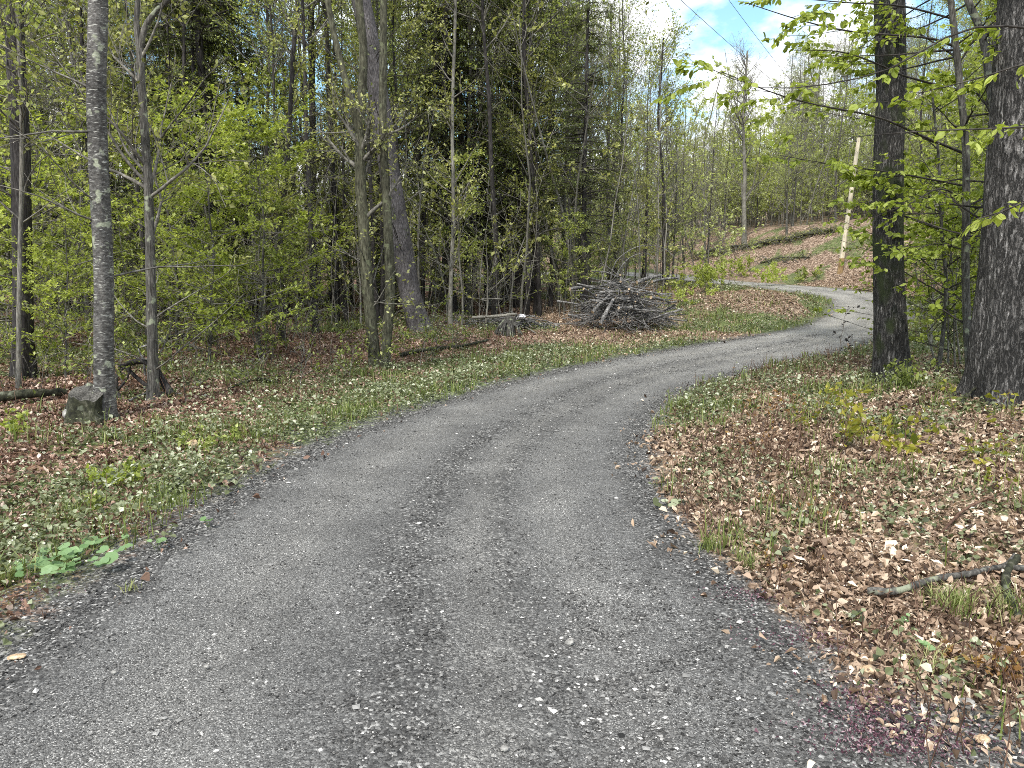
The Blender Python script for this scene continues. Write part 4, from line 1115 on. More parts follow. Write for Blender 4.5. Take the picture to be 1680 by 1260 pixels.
# ------------------------------------------------------------------ brush between the trees (one uncountable mass)
def brush(name, label, cat, seed, n, pxr, Yr, hr, leafmat, nleaf, leafsz, rad, yp=1.0, mask=None, twigs=10, tmat=None, tl=.22, up=.7):
    r = rg(seed)
    px = pxr[0] + (pxr[1] - pxr[0]) * r.random(n); Y = Yr[0] + (Yr[1] - Yr[0]) * r.random(n) ** yp
    X = (px - CX) / F_PX * Y
    rc = road_coord(X, Y)
    k = (rc[1] > 1.3) & ~((X > .4) & (X < 5) & (Y > 15) & (Y < 21))
    if mask is not None: k &= mask(X, Y, rc, r)
    X, Y = X[k], Y[k]; n = len(X); z = terr_z(X, Y) - .03
    H = hr[0] + (hr[1] - hr[0]) * r.random(n) ** 1.5
    d = norm(np.array([0, 0, 1.0]) + r.normal(size=(n, 3)) * .12)
    pts = [np.stack([X, Y, z], 1)]
    for i in range(8):
        d = norm(d + r.normal(size=(n, 3)) * .07); pts.append(pts[-1] + d * (H / 8)[:, None])
    P = np.stack(pts, 1); Rr = (rad * (.6 + .8 * r.random(n)) * (H / hr[1]) ** .5)[:, None] * np.linspace(1, .25, 9)[None]
    M = Mesher(); add_tubes(M, P, Rr, 4, 0)
    T, TR = grow(r, P, Rr, twigs, .15, 1, hr[1] * tl, 58, 14, 5, .25, .12, .5, rmin=.0018 + .00008 * Yr[1])
    add_tubes(M, T, TR, 3, 0)
    T2, TR2 = grow(r, T, TR, 3, .2, 1, hr[1] * tl * .4, 45, 14, 4, .1, .12, .6, flat=.6, rmin=.0014 + .00006 * Yr[1])
    add_tubes(M, T2, TR2, 3, 0)
    # leaf sprays gather on some stems only
    w = r.random(len(T2)) ; sel = T2[w < .6]
    V, F, t = leaves_on(r, sel, nleaf, leafsz, .0, 1, up, .15, .6, .03); M.add(V, F, 1, t)
    o = link(name, M.mesh(name, [tmat or M_twig, leafmat])); tag(o, label, cat, kind='stuff'); return o
brush('undergrowth', 'thin leafy brush filling the left wood between the trunks', 'brush', 301, 620, (-250, 1000), (13.5, 34), (1.0, 4.5), M_leaf, 27000, .07, .014, up=.88, twigs=5,
      mask=lambda X, Y, rc, r: (X < -.27 * Y) | (Y > 18.5))
brush('undergrowth', 'pale twiggy brush in the shade of the left wood', 'brush', 302, 520, (-300, 1100), (18, 60), (2.0, 9.0), M_leafdull, 62000, .11, .040, twigs=7, tmat=M_barkp, tl=.16)
brush('undergrowth', 'fresh green brush behind the oaks and along the right slope', 'brush', 303, 260, (1470, 2050), (12, 40), (1.0, 4.5), M_lay, 60000, .08, .014)
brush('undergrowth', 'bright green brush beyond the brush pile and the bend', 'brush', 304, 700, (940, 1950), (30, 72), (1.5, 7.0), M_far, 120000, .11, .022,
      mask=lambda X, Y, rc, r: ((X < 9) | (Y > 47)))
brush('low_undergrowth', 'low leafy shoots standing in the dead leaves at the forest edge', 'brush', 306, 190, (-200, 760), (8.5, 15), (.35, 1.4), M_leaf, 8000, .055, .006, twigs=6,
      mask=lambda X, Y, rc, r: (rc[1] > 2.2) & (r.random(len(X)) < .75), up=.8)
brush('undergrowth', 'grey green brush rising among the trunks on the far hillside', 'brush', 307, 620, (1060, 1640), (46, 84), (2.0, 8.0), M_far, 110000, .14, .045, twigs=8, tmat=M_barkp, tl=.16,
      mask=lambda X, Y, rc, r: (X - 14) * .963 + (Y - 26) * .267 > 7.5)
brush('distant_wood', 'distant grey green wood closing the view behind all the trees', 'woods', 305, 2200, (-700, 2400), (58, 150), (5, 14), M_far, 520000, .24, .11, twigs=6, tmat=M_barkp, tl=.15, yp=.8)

# ------------------------------------------------------------------ timber, stumps, poles
def stick_mesh(pts, r0, r1, mats=(M_dead, M_cut), sides=8, n=12, seed=0, knots=True, side=None):
    r = rg(seed); P = resample(pts, n); R = np.linspace(r0, r1, n) * (1 + .12 * r.normal(size=n) * (1 if knots else 0)).clip(.6, 1.4)
    M = Mesher(); add_tubes(M, P, R, sides, 0, caps=True, capmi=1)
    for sd in (side or []):
        q = resample(sd[0], 8); add_tubes(M, q, np.linspace(sd[1], sd[2], 8), 6, 0, caps=True, capmi=1)
    return M.mesh('stick', list(mats))
def stick(name, label, cat, pts, r0, r1, group=None, **k):
    pts = np.array(pts, float); b = pts[0].copy()
    side = k.pop('side', None)
    if side: side = [(np.array(sd[0]) - b, sd[1], sd[2]) for sd in side]
    o = link(name, stick_mesh(pts - b, r0, r1, side=side, **k), loc=tuple(b)); return tag(o, label, cat, group)
def gpt(px, py, dz=0.0):
    g = on_ground(px, py); return np.array([g[0], g[1], gz(g[0], g[1]) + dz])

# brush pile
pc = np.array([2.72, 19.2]); pz = gz(*pc)
r = rg(501)
def pile_stick(rr_, rad, Lr):
    a = r.random() * 2 * np.pi
    u = r.random() ** .5; x = pc[0] + .98 * u * math.cos(a); y = pc[1] + .75 * u * math.sin(a)
    hmax = 1.12 * (1 - u ** 2) + .12
    h = pz + .06 + hmax * (0.35 + .65 * r.random())
    # sticks fan outward from the crown of the heap
    az = a + r.normal() * .8 if r.random() < .55 else r.random() * 6.28
    L = Lr[0] + (Lr[1] - Lr[0]) * r.random()
    slope = -.55 * u * r.random() + .12 * r.normal()
    d = norm(np.array([math.cos(az), .8 * math.sin(az), slope])); s = norm(np.cross(d, [0, 0, 1.0]))
    c = np.array([x, y, h]); w = .05 * L * r.normal(); w2 = .04 * L * r.normal()
    P = [c - d * L / 2, c - d * L * .2 + s * w + [0, 0, w2], c + d * L * .2 - s * w * .4, c + d * L / 2]
    P = [np.array([p[0], p[1], max(p[2], pz + .03)]) for p in P]
    return P, rad
for i in range(110):
    P, rad = pile_stick(r, .011 + .025 * r.random() ** 1.8, (.8, 2.1))
    q0 = P[1] + (P[2] - P[1]) * r.random(); dd = norm(P[2] - P[1]); sdv = norm(np.cross(dd, r.normal(size=3))); Lf = .25 + .45 * r.random()
    fk = [q0, q0 + (dd * .8 + sdv * .35) * Lf * .5, q0 + (dd * .85 + sdv * .6 + np.array([0, 0, .15])) * Lf]
    stick('branch', 'grey weathered branch heaped in the brush pile', 'branch', P, rad, rad * .45, side=[(fk, rad * .55, rad * .25)], group='branches of the brush pile', seed=i, n=8, sides=6)
big = [((935, 474), (975, 471), 19.0, .045, 'pale sawn log jutting left out of the brush pile'), ((985, 532), (1006, 492), 18.2, .05, 'pale log leaning at the front foot of the brush pile'),
       ((972, 512), (1003, 482), 18.4, .045, 'thick sloping log beside the leaning front log of the brush pile'), ((1070, 462), (1112, 456), 18.9, .035, 'long pale branch sticking out right of the brush pile'),
       ((1015, 505), (1050, 509), 18.3, .04, 'short pale log lying low at the front of the brush pile'), ((1045, 463), (1083, 452), 19.1, .05, 'stout log on top of the brush pile at its right shoulder'),
       ((1068, 488), (1098, 496), 18.5, .035, 'pale log poking out at the lower right of the brush pile'), ((1032, 474), (1040, 500), 18.4, .03, 'steep dark branch at the middle of the brush pile')]
for i, (a, b, Y, rad, lab) in enumerate(big):
    p, q = at(*a, Y), at(*b, Y + .5); p[2] = max(p[2], gz(p[0], p[1]) + rad * .6)
    stick('log', lab, 'log', [p, (p + q) / 2 + [0, 0, .02], q], rad, rad * .8, mats=(M_dead, M_cut), seed=900 + i, sides=10)
for i, (pp, lab) in enumerate([([(1000, 470), (1010, 430), (1045, 405), (1085, 405), (1110, 425)], 'thin twig arching highest over the brush pile'),
                               ([(1008, 455), (1030, 425), (1060, 415), (1075, 430)], 'shorter twig arching below the highest one over the brush pile'),
                               ([(1030, 465), (1000, 440), (985, 432)], 'bare branch rising left from the top of the brush pile')]):
    stick('arching_twig', lab, 'twig', [at(*p_, 18.9) for p_ in pp], .014, .006, seed=950 + i, n=16, sides=6)
M = Mesher(); r = rg(507); PP = []
for i in range(210):
    P, rad = pile_stick(r, .006, (.5, 1.6)); PP.append(resample(P, 6))
PP = np.array(PP); add_tubes(M, PP, np.full(PP.shape[:2], .006), 4, 0)
T, TR = grow(r, PP, np.full(PP.shape[:2], .006), 3, .3, 1, .3, 45, 15, 4, .3, .12, .7, rmin=.003); add_tubes(M, T, TR, 3, 0)
tag(link('brush_twigs', M.mesh('brush_twigs', [M_dead])), 'fine grey twigs packed between the branches of the brush pile', 'twigs', kind='stuff')

# pale debris heap left of the brush pile
stick('log', 'thin pale log lying level at the left of the debris heap', 'log', [at(775, 521, 18.2), at(812, 519, 18.2), at(848, 515, 18.2)], .04, .032, mats=(M_barkp, M_cut), seed=61)
stick('log', 'short pale pole on the ground in front of the debris heap', 'log', [gpt(846, 536, .04), gpt(862, 540, .04), gpt(880, 550, .03)], .025, .02, mats=(M_barkp, M_cut), seed=62)
stick('log', 'pale stick lying highest behind the debris heap', 'log', [at(790, 491, 19), at(806, 490, 19), at(824, 491, 19)], .018, .014, mats=(M_barkp, M_cut), seed=63)
e = empty('uprooted_stump', tuple(gpt(834, 550)), 'small uprooted stump with splayed grey roots at the debris heap', 'stump')
r = rg(71); M = Mesher()
P = resample([(0, 0, -.05), (.02, 0, .2), (.05, 0, .42)], 8); add_tubes(M, P, np.linspace(.16, .12, 8), 12, 0, caps=True, capmi=1)
link('stump_trunk', M.mesh('stump_trunk', [M_bark, M_bark]), e)
M = Mesher(); a = r.random(34) * 6.28
PR = np.stack([np.stack([np.cos(a) * q_ * .34, np.sin(a) * q_ * .34, .40 - .42 * q_ ** 1.4 + .05 * r.normal(size=34) * q_ + 0 * a], 1) for q_ in np.linspace(.2, 1, 6)], 1)
add_tubes(M, PR, np.linspace(.028, .008, 6)[None].repeat(34, 0), 5, 0); link('roots', M.mesh('roots', [M_bark]), e)
def crumple(r, sx, sy, sz, amp=.25, nu_=26, nv_=14):
    u = np.linspace(0, 2 * np.pi, nu_, endpoint=False); v = np.linspace(.02, np.pi - .02, nv_); U, Vv = np.meshgrid(u, v)
    a = fbm(np.cos(U) * 2.2 + 5 + Vv * 1.5, np.sin(U) * 2.2 + Vv * 2, int(r.integers(0, 999)), 4)
    rad = 1 + amp * (a - .5) * 3
    P = np.stack([sx * rad * np.sin(Vv) * np.cos(U), sy * rad * np.sin(Vv) * np.sin(U), sz * rad * np.cos(Vv)], -1).reshape(-1, 3)
    i = np.arange(nu_ * nv_).reshape(nv_, nu_); F = np.stack([i[:-1], i[1:], np.roll(i, -1, 1)[1:], np.roll(i, -1, 1)[:-1]], -1).reshape(-1, 4)
    return P, F
M_plastic = leaf_mat('white_sheet', [(0, (.55, .56, .6)), (1, (.62, .62, .65))], .1, .4, 0)
for i, (px, py, sx, sz, lab, c_) in enumerate([(856, 512, .07, .04, 'crumpled white plastic sheet on top of the debris heap', 1), (836, 505, .07, .08, 'crumpled pale grey sheet behind the uprooted stump', 0)]):
    M = Mesher(); P, F = crumple(rg(80 + i), sx, .1, sz, .6); M.add(P, F, 0, c_, False)
    q = at(px, py, 18.6); q[2] = gz(q[0], q[1]) + sz * .8 + .3 * (1 - i)
    tag(link('plastic_sheet', M.mesh('plastic_sheet', [M_plastic]), loc=tuple(q)), lab, 'sheet')
M = Mesher(); r = rg(83); PP = []
for i in range(120):
    c = np.array([-.1 + .55 * r.normal(), 18.9 + .35 * r.normal(), 0]); c[2] = gz(c[0], c[1]) + .05 + .3 * r.random() ** 1.5 * math.exp(-(c[0] + .1) ** 2)
    a_ = r.random() * 6.28; L = .2 + .5 * r.random(); d = np.array([math.cos(a_), math.sin(a_), .25 * r.normal()])
    PP.append([c - d * L / 2, c + [0, 0, .03], c + d * L / 2])
PP = np.array(PP); add_tubes(M, PP, np.full((120, 3), .012), 5, 0)
tag(link('debris_sticks', M.mesh('debris_sticks', [M_dead])), 'loose broken sticks heaped round the uprooted stump', 'sticks', kind='stuff')

# cut stump beside the birch
sb = gpt(146, 690); e = empty('cut_stump', tuple(sb), 'mossy sawn stump leaning against the foot of the grey birch', 'stump')
n_ = 14; P = resample([(0, 0, -.1), (-.01, 0, .1), (.02, 0, .30)], n_); V, F = tube_arrays(P, .19 + .12 * np.linspace(1, 0, n_) ** 2.2, 40)
VV = V.reshape(n_, 40, 3); th = np.arange(40) / 40 * 6.2832
lob = 1 + .13 * np.sin(th * 5 + 1 + .6 * np.sin(th * 2))[None] * np.linspace(1.8, .45, n_)[:, None] + .12 * (fbm(np.cos(th)[None] * 4 + 9, VV[..., 2] * 4 + np.sin(th)[None] * 4, 5) - .5)
VV = P[:, None] + (VV - P[:, None]) * lob[..., None]
VV[..., 2] += np.linspace(0, 1, n_)[:, None] * (.05 * np.sin(th + 2) + .02 * np.sin(th * 3) + .03 * (_hash(np.arange(40), 3 + 0 * np.arange(40), 4) - .5))[None]
M = Mesher(); M.add(VV.reshape(-1, 3), F, 0, .5, True); link('stump_bark', M.mesh('stump_bark', [M_mossy]), e)
M = Mesher(); ring = VV[-1]; M.add(np.concatenate([ring, ring.mean(0)[None] + [0, 0, .01]]), [(i, (i + 1) % 40, 40) for i in range(40)], 0, .5); link('cut_face', M.mesh('cut_face', [M_bark]), e)

# fallen and leaning dead wood
B = M_mossy
stick('fallen_log', 'dark mossy log on the ground at the far left edge', 'log', [gpt(-40, 668, .08), gpt(40, 662, .10), gpt(108, 652, .06)], .065, .04, mats=(M_mossy, M_cut), seed=11, sides=14)
stick('fallen_log', 'dark log lying in the weeds right of the double stemmed tree', 'log', [gpt(655, 588, .05), gpt(700, 580, .07), gpt(755, 574, .06), gpt(800, 562, .04)], .035, .022, mats=(M_mossy, M_cut), seed=12, sides=10)
sY = gpt(262, 652)[1]
stick('dead_branch', 'dead branch arching from the birch foot down to the forked tree', 'branch', [at(192, 602, sY - .2), at(232, 592, sY), at(255, 605, sY), at(270, 630, sY), gpt(282, 652, .03)], .028, .045, mats=(M_barkd, M_cut), seed=13, side=[([at(205, 600, sY), at(225, 620, sY), at(250, 640, sY), gpt(268, 654, .02)], .02, .03)])
stick('dead_branch', 'crooked dark branch standing between the birch and the forked tree', 'branch', [gpt(198, 656, .0), at(190, 635, sY), at(195, 610, sY + .2), at(215, 598, sY + .2)], .03, .015, mats=(M_barkd, M_cut), seed=14, side=[([at(193, 640, sY), at(208, 622, sY), at(214, 600, sY)], .018, .008)])
stick('dead_branch', 'short forked dead stick with a peeled pale side near the forked tree', 'branch', [at(238, 615, sY), at(235, 590, sY), at(228, 572, sY), at(250, 565, sY)], .016, .010, mats=(M_dead, M_cut), seed=15)
stick('dead_branch', 'dark horizontal branch lying behind the forked tree', 'branch', [gpt(262, 582, .25), gpt(300, 578, .3), gpt(360, 583, .2)], .04, .03, mats=(M_barkd, M_cut), seed=16)
stick('fallen_stick', 'long pale stick on the leaves in front of the forked tree', 'stick', [gpt(210, 662, .02), gpt(245, 650, .04), gpt(300, 650, .02)], .014, .008, seed=17)
stick('fallen_stick', 'dark bent stick lying on the verge left of the double stemmed tree', 'stick', [gpt(372, 642, .02), gpt(395, 636, .05), gpt(425, 629, .05), gpt(456, 631, .02)], .018, .02, mats=(M_mossy, M_cut), seed=18)
stick('bent_shoot', 'thin bent shoot arching over the leaves left of the double stemmed tree', 'shoot', [gpt(474, 630, .0), at(480, 610, gpt(474, 630)[1]), at(500, 590, gpt(474, 630)[1]), at(530, 572, gpt(474, 630)[1])], .008, .004, mats=(M_barkd, M_cut), seed=19)
# foreground right sticks
stick('fallen_branch', 'long grey crooked branch lying on the leaves at lower right', 'branch', [gpt(1422, 983, .025), gpt(1470, 982, .035), gpt(1530, 968, .04), gpt(1590, 955, .045), gpt(1635, 944, .04), gpt(1720, 948, .03)], .018, .014, mats=(M_bark, M_cut), seed=20, sides=12, n=40,
      side=[([gpt(1632, 945, .04), gpt(1650, 940, .05), gpt(1662, 930, .05)], .010, .008)])
stick('fallen_branch', 'lichen crusted branch crossing the end of the long grey branch', 'branch', [gpt(1668, 925, .03), gpt(1650, 955, .035), gpt(1652, 990, .025), gpt(1672, 1028, .02)], .019, .021, mats=(M_mossy, M_cut), seed=21, sides=10, n=20)
stick('fallen_stick', 'straight brown stick slanting across the leaf bank', 'stick', [gpt(1542, 882, .02), gpt(1575, 855, .05), gpt(1602, 840, .05), gpt(1640, 822, .04)], .010, .006, mats=(M_stem, M_cut), seed=22)
stick('fallen_stick', 'thin dark stick lying below the big oak', 'stick', [gpt(1575, 668, .03), gpt(1600, 655, .12), gpt(1634, 640, .16)], .016, .008, mats=(M_mossy, M_cut), seed=23)
stick('fallen_stick', 'small grey stick on the leaves above the long grey branch', 'stick', [gpt(1480, 868, .02), gpt(1500, 872, .03), gpt(1530, 880, .02)], .006, .004, seed=24)
stick('fallen_stick', 'dark stick on the brown strip right of the brush pile', 'stick', [gpt(1060, 524, .03), gpt(1095, 521, .05), gpt(1128, 520, .03)], .02, .015, mats=(M_barkd, M_cut), seed=25)
# dark root ridges on the far bank
def bank_pt(px, py, dz=.1):
    g = on_ground(px, py); return np.array([g[0], g[1], gz(g[0], g[1]) + dz])
stick('log', 'long dark overgrown log lying along the crest of the far bank', 'log', [bank_pt(1140, 422, .15), bank_pt(1190, 412, .2), bank_pt(1240, 407, .2), bank_pt(1300, 396, .2), bank_pt(1368, 382, .15)], .08, .05, mats=(M_mossy, M_cut), seed=26, n=30, sides=12)
stick('log', 'short dark log half buried in the middle of the far bank', 'log', [bank_pt(1248, 433, .05), bank_pt(1280, 428, .1), bank_pt(1330, 424, .05)], .04, .03, mats=(M_mossy, M_cut), seed=27, n=20, sides=12)

# utility pole and its two wires
pb = on_ground(1377, 449); PY = pb[1]; pb = np.array([pb[0], pb[1], gz(pb[0], pb[1]) - .3]); ptop = at(1409, 226, PY)
e = empty('utility_pole', tuple(pb), 'leaning pale yellow utility pole on the far leaf covered bank', 'pole')
M = Mesher(); P = resample([pb - pb, ptop - pb], 20); add_tubes(M, P, np.linspace(.11, .075, 20), 16, 0, caps=True, capmi=0); link('shaft', M.mesh('shaft', [M_pole]), e)
M = Mesher(); d_ = norm(ptop - pb); Q = np.array([np.zeros(3) + d_ * (1.0 + .01 * i) for i in range(0, 20, 2)])
M2 = Mesher(); add_tubes(M2, np.array([d_ * (np.linalg.norm(ptop - pb) - .15) + [-.12, 0, 0], d_ * (np.linalg.norm(ptop - pb) - .15) + [.02, 0, 0]]), np.full(2, .03), 10, 0, caps=True); link('insulator', M2.mesh('insulator', [M_dead]), e)
M_band = bark_mat('stained_wood', (.24, .15, .07), (.36, .25, .13), (.46, .35, .21), scale=(20, 20, 6), bump=0)
P = resample([d_ * .1, d_ * .95], 6); add_tubes(M, P, np.full(6, .114), 16, 0); link('stained_butt', M.mesh('stained_butt', [M_band]), e)
def wire(label, a, b, sag, rad=.0042):
    t = np.linspace(0, 1, 60)[:, None]; P = a * (1 - t) + b * t; P[:, 2] -= (sag * 4 * t * (1 - t))[:, 0]
    M = Mesher(); add_tubes(M, P - a, np.full(60, rad), 6, 0); tag(link('power_line', M.mesh('power_line', [M_wire]), loc=tuple(a)), label, 'wire')
m_, nt_ = mat('wire_black'); pr_ = N(nt_, 'ShaderNodeBsdfPrincipled'); pr_.inputs['Base Color'].default_value = (.06, .06, .065, 1); pr_.inputs['Roughness'].default_value = .5
o_ = N(nt_, 'ShaderNodeOutputMaterial'); nt_.links.new(pr_.outputs[0], o_.inputs[0]); M_wire = m_
wire('left one of two power lines running down to the leaning yellow pole', ptop - [0, 0, .15], at(1020, -90, 11), .25)
wire('second power line beside the first, nearer the straight oak trunk', ptop - [0, 0, .6], at(1130, -90, 12), .25)

# ------------------------------------------------------------------ stones one can tell apart
M_rock = bark_mat('field_stone', (.16, .15, .14), (.30, .29, .27), (.46, .45, .42), scale=(30, 30, 30), bump=.4)
M_tan = bark_mat('tan_stone', (.36, .25, .15), (.55, .41, .27), (.72, .58, .42), scale=(30, 30, 30), bump=.4)
for i, (px, py, sx, sy, sz, mt_, lab) in enumerate([
    (1424, 1110, .034, .028, .018, M_tan, 'largest tan stone on the dark gravel at lower right'), (1427, 1094, .016, .014, .012, M_tan, 'small tan stone just behind the largest tan one'),
    (1404, 1080, .014, .010, .008, M_tan, 'small tan pebble on the edge of the leaves'), (1584, 1168, .034, .02, .018, M_rock, 'grey pointed stone in the leaves near the lower right corner'),
    (1612, 1226, .026, .02, .014, M_tan, 'round yellowish stone at the bottom right corner'), (1545, 1125, .03, .018, .012, M_rock, 'flat grey stone between the leaves and the gravel'),
    (1565, 1190, .018, .012, .01, M_tan, 'small cream pebble left of the grey pointed stone'), (120, 690, .09, .07, .08, M_rock, 'grey brown rock below the sawn stump'),
    (318, 738, .05, .04, .05, M_tan, 'pinkish upright stone among the verge weeds at left'), (28, 1082, .035, .02, .008, M_tan, 'flat orange stone at the left gravel edge'),
    (340, 1100, .011, .009, .008, M_rock, 'white pebble alone on the left half of the road'), (188, 1112, .013, .009, .007, M_rock, 'white pebble left of the lone one on the road'),
    (935, 1062, .018, .015, .014, M_rock, 'pale stone with a dark side in the middle of the road'), (828, 1234, .013, .012, .009, M_rock, 'round white pebble at the bottom middle of the road')]):
    P, F = crumple(rg(600 + i), sx, sy, sz, .22, 18, 10); a_ = rg(i).random() * .8 - .4
    Rz = np.array([[math.cos(a_), -math.sin(a_), 0], [math.sin(a_), math.cos(a_), 0], [0, 0, 1]]); P = P @ Rz.T
    M = Mesher(); M.add(P, F, 0, .5, False); g = gpt(px, py); tag(link('stone', M.mesh('stone', [mt_]), loc=(g[0], g[1], g[2] + sz * .5 + .008)), lab, 'stone')

# ------------------------------------------------------------------ plants one can tell apart
def round_leaf(c, d, nn_, L, W, notch=.25):
    d = norm(d); s = norm(np.cross(d, nn_)); n2 = np.cross(s, d)
    a = np.linspace(0, 2 * np.pi, 17)[:-1]
    rr_ = 1 - notch * np.exp(-((np.pi - np.abs(a)) / .35) ** 2) - notch * np.exp(-((np.abs(a - np.pi)) / .35) ** 2)
    rim = c + d * (np.cos(a) * rr_ * L / 2)[:, None] + s * (np.sin(a) * rr_ * W / 2)[:, None] + n2 * (.10 * L * (np.abs(np.sin(a)) + .35 * np.sin(a * 5)))[:, None]
    V = np.concatenate([rim, c[None]]); F = [(i, (i + 1) % 16, 16) for i in range(16)]
    return V, F
def broad_plant(name, label, px, py, n, spread, size, seed, matl=M_dock, h=.05, cat='plant'):
    r = rg(seed); g = gpt(px, py); e = empty(name, tuple(g), label, cat); Ms, Ml = Mesher(), Mesher()
    for i in range(n):
        a = r.random() * 6.28; q = spread * r.random() ** .6
        c = np.array([q * math.cos(a), q * math.sin(a) * (.6 if n < 20 else 1), h * (.6 + .8 * r.random())])
        c[2] += gz(g[0] + c[0], g[1] + c[1]) - g[2]
        L = size * (.6 + .7 * r.random()); d = np.array([math.cos(a + r.normal() * .5), math.sin(a + r.normal() * .5), .1])
        V, F = round_leaf(c, d, norm(np.array([0, -.45, 1]) + r.normal(size=3) * .28), L, L * .9); Ml = Mesher(); Ml.add(V, F, 0, float(r.random()), True); link('leaf', Ml.mesh('leaf', [matl]), e)
        b = np.array([c[0] * .3, c[1] * .3, -.01]); add_tubes(Ms, resample([b, (b + c) / 2 + [0, 0, .01], c - [0, 0, .003]], 5), np.full(5, .0013), 5, 0); link('stem', Ms.mesh('stem', [M_grass]), e); Ms = Mesher()
broad_plant('coltsfoot', 'patch of broad round green leaves at the left road edge', 125, 928, 46, .30, .075, 701, h=.06)
broad_plant('coltsfoot', 'few broad green leaves just right of the big round leaf patch', 260, 905, 4, .06, .05, 702)
broad_plant('coltsfoot', 'single broad green leaf near the left gravel, farther up', 345, 868, 3, .05, .05, 703)
broad_plant('clover_plant', 'small bright three leaved plant on the leaves at lower right', 1518, 1082, 4, .03, .032, 704)
broad_plant('clover_plant', 'small dull round leaved plant above the bright three leaved one', 1490, 1032, 2, .02, .03, 705)
broad_plant('coltsfoot', 'low dark green round leaves at the right road edge by the curve', 1100, 832, 7, .12, .06, 706, M_cover)
broad_plant('coltsfoot', 'green leaves low at the right edge of the road, farther back', 1080, 800, 6, .14, .05, 707, M_cover)
broad_plant('coltsfoot', 'dark green leaf clump on the leaf bank above the purple petals', 1385, 1022, 7, .09, .035, 708, M_cover)

def bush(name, label, px, py, n, H, spread, nleaf, lsz, seed, leaf, stem=M_stem, cat='shrub', srad=.004, up=.3):
    r = rg(seed); g = gpt(px, py, -.02); e = empty(name, tuple(g), label, cat)
    b = np.stack([spread * .4 * r.normal(size=n), spread * .4 * r.normal(size=n), np.zeros(n)], 1) * (1 if n > 4 else .004)
    b[:, 2] = [gz(g[0] + q[0], g[1] + q[1]) - g[2] - .02 for q in b]
    d = norm(np.array([0, 0, 1.0]) + r.normal(size=(n, 3)) * .3); pts = [b]; hh = (H * (.5 + .6 * r.random(n)))[:, None]
    for i in range(6): d = norm(d + r.normal(size=(n, 3)) * .12); pts.append(pts[-1] + d * hh / 6)
    P = np.stack(pts, 1); M = Mesher(); add_tubes(M, P, (srad * np.linspace(1, .4, 7))[None].repeat(n, 0), 5, 0)
    T, TR = grow(r, P, np.full(P.shape[:2], srad * .6), 5, .35, 1, H * .28, 50, 12, 5, .2, .12, .8, rmin=srad * .3); add_tubes(M, T, TR, 3, 0)
    link('stems', M.mesh('stems', [stem]), e)
    M = Mesher()
    V, F, t = leaves_on(r, T, nleaf, lsz, .2, 1, up, .3, .6, lsz * .3); M.add(V, F, 0, t); link('leaves', M.mesh('leaves', [leaf]), e)
M_reddish = leaf_mat('bronze_leaf', [(0, (.12, .06, .02)), (.6, (.28, .15, .05)), (1, (.36, .30, .07))], .3, .5, 0)
bush('yellow_shrub', 'largest yellow green shrub on the leaf bank in front of the straight oak', 1408, 748, 9, .50, .55, 170, .062, 711, M_shrub)
bush('yellow_shrub', 'small yellow leaved shrub right of the largest one', 1490, 735, 5, .36, .35, 60, .055, 712, M_shrub)
bush('yellow_shrub', 'yellow shrub behind and left of the largest one', 1335, 700, 6, .45, .45, 80, .05, 713, M_shrub)
bush('yellow_shrub', 'yellow leaved shrub under the big oak at the right edge', 1655, 705, 6, .45, .4, 80, .055, 714, M_shrub)
bush('yellow_shrub', 'sparse yellow green shrub near the right edge below the big oak', 1605, 760, 5, .34, .3, 45, .055, 715, M_shrub)
bush('yellow_shrub', 'small sprout with yellow leaves between the large shrub and right edge', 1625, 800, 3, .22, .15, 40, .04, 716, M_shrub)
bush('bronze_shrub', 'thin bronze stemmed shrub left of the yellow shrubs', 1265, 700, 8, .40, .4, 90, .03, 717, M_reddish)
bush('bronze_shrub', 'upright reddish twigs nearest the road on the leaf bank', 1215, 760, 9, .30, .4, 60, .025, 718, M_reddish)
bush('bronze_shrub', 'reddish stalks at the middle of the leaf bank below the yellow shrubs', 1300, 850, 12, .20, .35, 60, .02, 719, M_reddish)
bush('bronze_shrub', 'dried reddish stalks low on the bank above the purple petals', 1310, 940, 9, .14, .25, 40, .018, 720, M_reddish)
bush('bronze_shrub', 'rusty brown clump of stalks at the lower right edge', 1630, 1110, 14, .12, .15, 120, .03, 721, M_reddish)
bush('leafy_bush', 'bright green bush right of the brush pile', 1150, 482, 22, 1.2, 1.3, 2600, .07, 722, M_lay, M_twig)
bush('leafy_bush', 'lower green bush between the brush pile and the bright bush', 1118, 500, 12, .7, .9, 1100, .06, 723, M_lay, M_twig)
bush('leafy_bush', 'green bush at the far edge of the road before the bank', 1270, 468, 12, .9, .8, 1200, .08, 724, M_lay, M_twig)
bush('leafy_bush', 'small green bush at the foot of the leaning pole', 1330, 462, 10, .6, .8, 700, .08, 725, M_leaf, M_twig)
bush('leafy_bush', 'low green bush far along the road left of the bank', 1205, 455, 14, 1.1, 1.4, 1400, .09, 726, M_lay, M_twig)
bush('tall_weed', 'thin weed with small dark drooping leaves standing against the road bend', 1372, 600, 1, .80, .02, 26, .045, 727, M_barkd, M_stem, 'weed')
bush('tall_weed', 'shorter weed right of the one standing against the road bend', 1392, 606, 1, .6, .02, 16, .04, 728, M_barkd, M_stem, 'weed')
bush('green_weed', 'bright lime green weed clump on the left verge', 198, 800, 12, .20, .18, 260, .045, 729, M_lay, M_grass, 'weed')
bush('green_weed', 'green sprig at the left edge of the picture', 10, 715, 9, .24, .2, 180, .05, 730, M_lay, M_grass, 'weed')
bush('green_weed', 'lime weed nearer the road on the left verge', 165, 838, 6, .14, .15, 110, .035, 731, M_leaf, M_grass, 'weed')
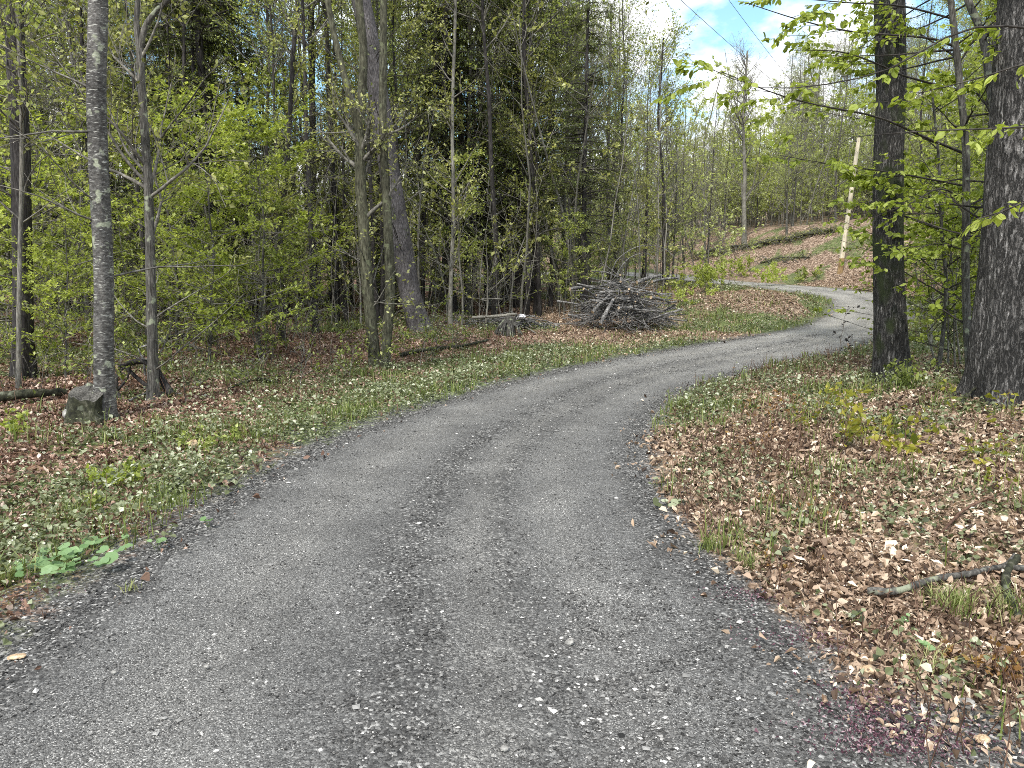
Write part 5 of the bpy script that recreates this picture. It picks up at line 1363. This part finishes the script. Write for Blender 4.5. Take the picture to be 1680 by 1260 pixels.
bush('green_weed', 'grassy green clump on the verge below the bent dark stick', 360, 735, 14, .2, .3, 320, .035, 732, M_leaf, M_grass, 'weed')
bush('green_weed', 'leafy sprig high in the shade between the dark trunk and the birch', 75, 620, 6, 1.1, .3, 160, .07, 733, M_beech, M_twig, 'weed')
bush('ivy_patch', 'dark leaves climbing the foot of the straight oak', 1480, 640, 12, .35, .2, 260, .05, 734, M_leaf, M_grass, 'plant')
def tuft(label, px, py, n, L, seed, sp=.05, col=.5):
    r = rg(seed); g = gpt(px, py); p = np.stack([sp * r.normal(size=n), sp * r.normal(size=n), -.005 + np.zeros(n)], 1)
    V, F4, F3 = blades(r, p, L * (.5 + .7 * r.random(n)), np.full(n, .0022), .9)
    M = Mesher(); t = np.clip(col + .25 * r.normal(size=n), 0, 1); M.add(V, F4, 0, t); M.F.setdefault(3, []).append((F3, np.zeros(n), t, np.zeros(n)))
    tag(link('grass_tuft', M.mesh('grass_tuft', [M_grass]), loc=tuple(g)), label, 'grass')
tuft('dense arching grass tuft in front of the long grey branch', 1562, 1005, 240, .13, 741, .06, .6)
tuft('grass tuft at the right edge under the lichen branch', 1660, 1010, 130, .13, 742, .05, .6)
tuft('grass tuft at the right road edge where leaves meet gravel', 1222, 935, 60, .12, 743, .03)
tuft('grass tuft at the road edge farther up the right side', 1160, 905, 70, .12, 744, .03)
tuft('pale straw grass beside the three leaved plant', 1530, 1110, 60, .12, 745, .06, .9)
tuft('green grass tuft in the weeds above the broad leaf patch', 110, 850, 90, .16, 746, .09)
tuft('lone small grass clump on the gravel near the broad leaves', 215, 970, 26, .06, 747, .02, .8)
tuft('green grass tuft at the left edge on the gravel side', 8, 960, 110, .13, 748, .05)

# beech sprays hanging into view from a limb over the camera's right
for k_, (lim, lab, nl) in enumerate([
    (([(1760, -60), (1600, -45), (1440, -35), (1320, -20), (1240, 2)], 5.5, 5.2, .012), 'hanging leafy beech bough along the top edge above the power line', 90),
    (([(1800, 90), (1700, 100), (1600, 130), (1520, 150), (1470, 165)], 5.0, 5.6, .008), 'beech bough crossing in front of the upper part of both oak trunks', 60),
    (([(1780, 320), (1690, 330), (1650, 345), (1600, 360)], 3.6, 3.8, .006), 'nearest beech twig with large leaves over the big oak trunk', 26),
    (([(1800, 60), (1600, 45), (1440, 120), (1260, 145), (1150, 105)], 6.0, 5.6, .010), 'longest beech bough, its leaf tip hanging against the white cloud', 90),
    (([(1800, 200), (1650, 210), (1520, 215), (1400, 225), (1380, 235)], 5.0, 5.4, .008), 'beech bough with big leaves hanging over the top of the leaning pole', 64)]):
    M, base = overhang('o', '', [lim], 801 + k_, nl, .066, .2)
    tag(link('beech_bough', M.mesh('beech_bough', [M_twigd, M_beech]), loc=tuple(base)), lab, 'branch', 'beech boughs hanging into view from the upper right')

# dark roots, ferns and twigs overgrowing the crest of the far bank
r = rg(881); M = Mesher(); L_ = []
for (a, b, n) in [((1140, 424), (1250, 404), 150), ((1250, 404), (1372, 380), 170), ((1248, 433), (1330, 423), 30)]:
    A_, B_ = bank_pt(*a, .0), bank_pt(*b, .0)
    for i in range(n):
        c = A_ + (B_ - A_) * r.random() + np.array([.2 * r.normal(), .25 * r.normal(), 0]); c[2] = gz(c[0], c[1]) + .02
        a_ = r.random() * 6.28; d = np.array([math.cos(a_), math.sin(a_), .5 + .4 * r.random()]); L = .2 + .45 * r.random()
        L_.append([c, c + d * L * .5, c + d * L * np.array([1, 1, .7]), c + d * L * np.array([1.4, 1.4, .35])])
L_ = np.array(L_); add_tubes(M, L_, np.linspace(.02, .008, 4)[None].repeat(len(L_), 0), 4, 0)
V, F, t = leaves_on(r, L_, 3600, .08, .1, 1, .6, .3, .5, .08); M.add(V, F, 1, t * .8)
tag(link('bank_ferns', M.mesh('bank_ferns', [M_bark, M_leafdull])), 'dark ferns and roots overgrowing the crest of the far bank', 'ferns', kind='stuff')
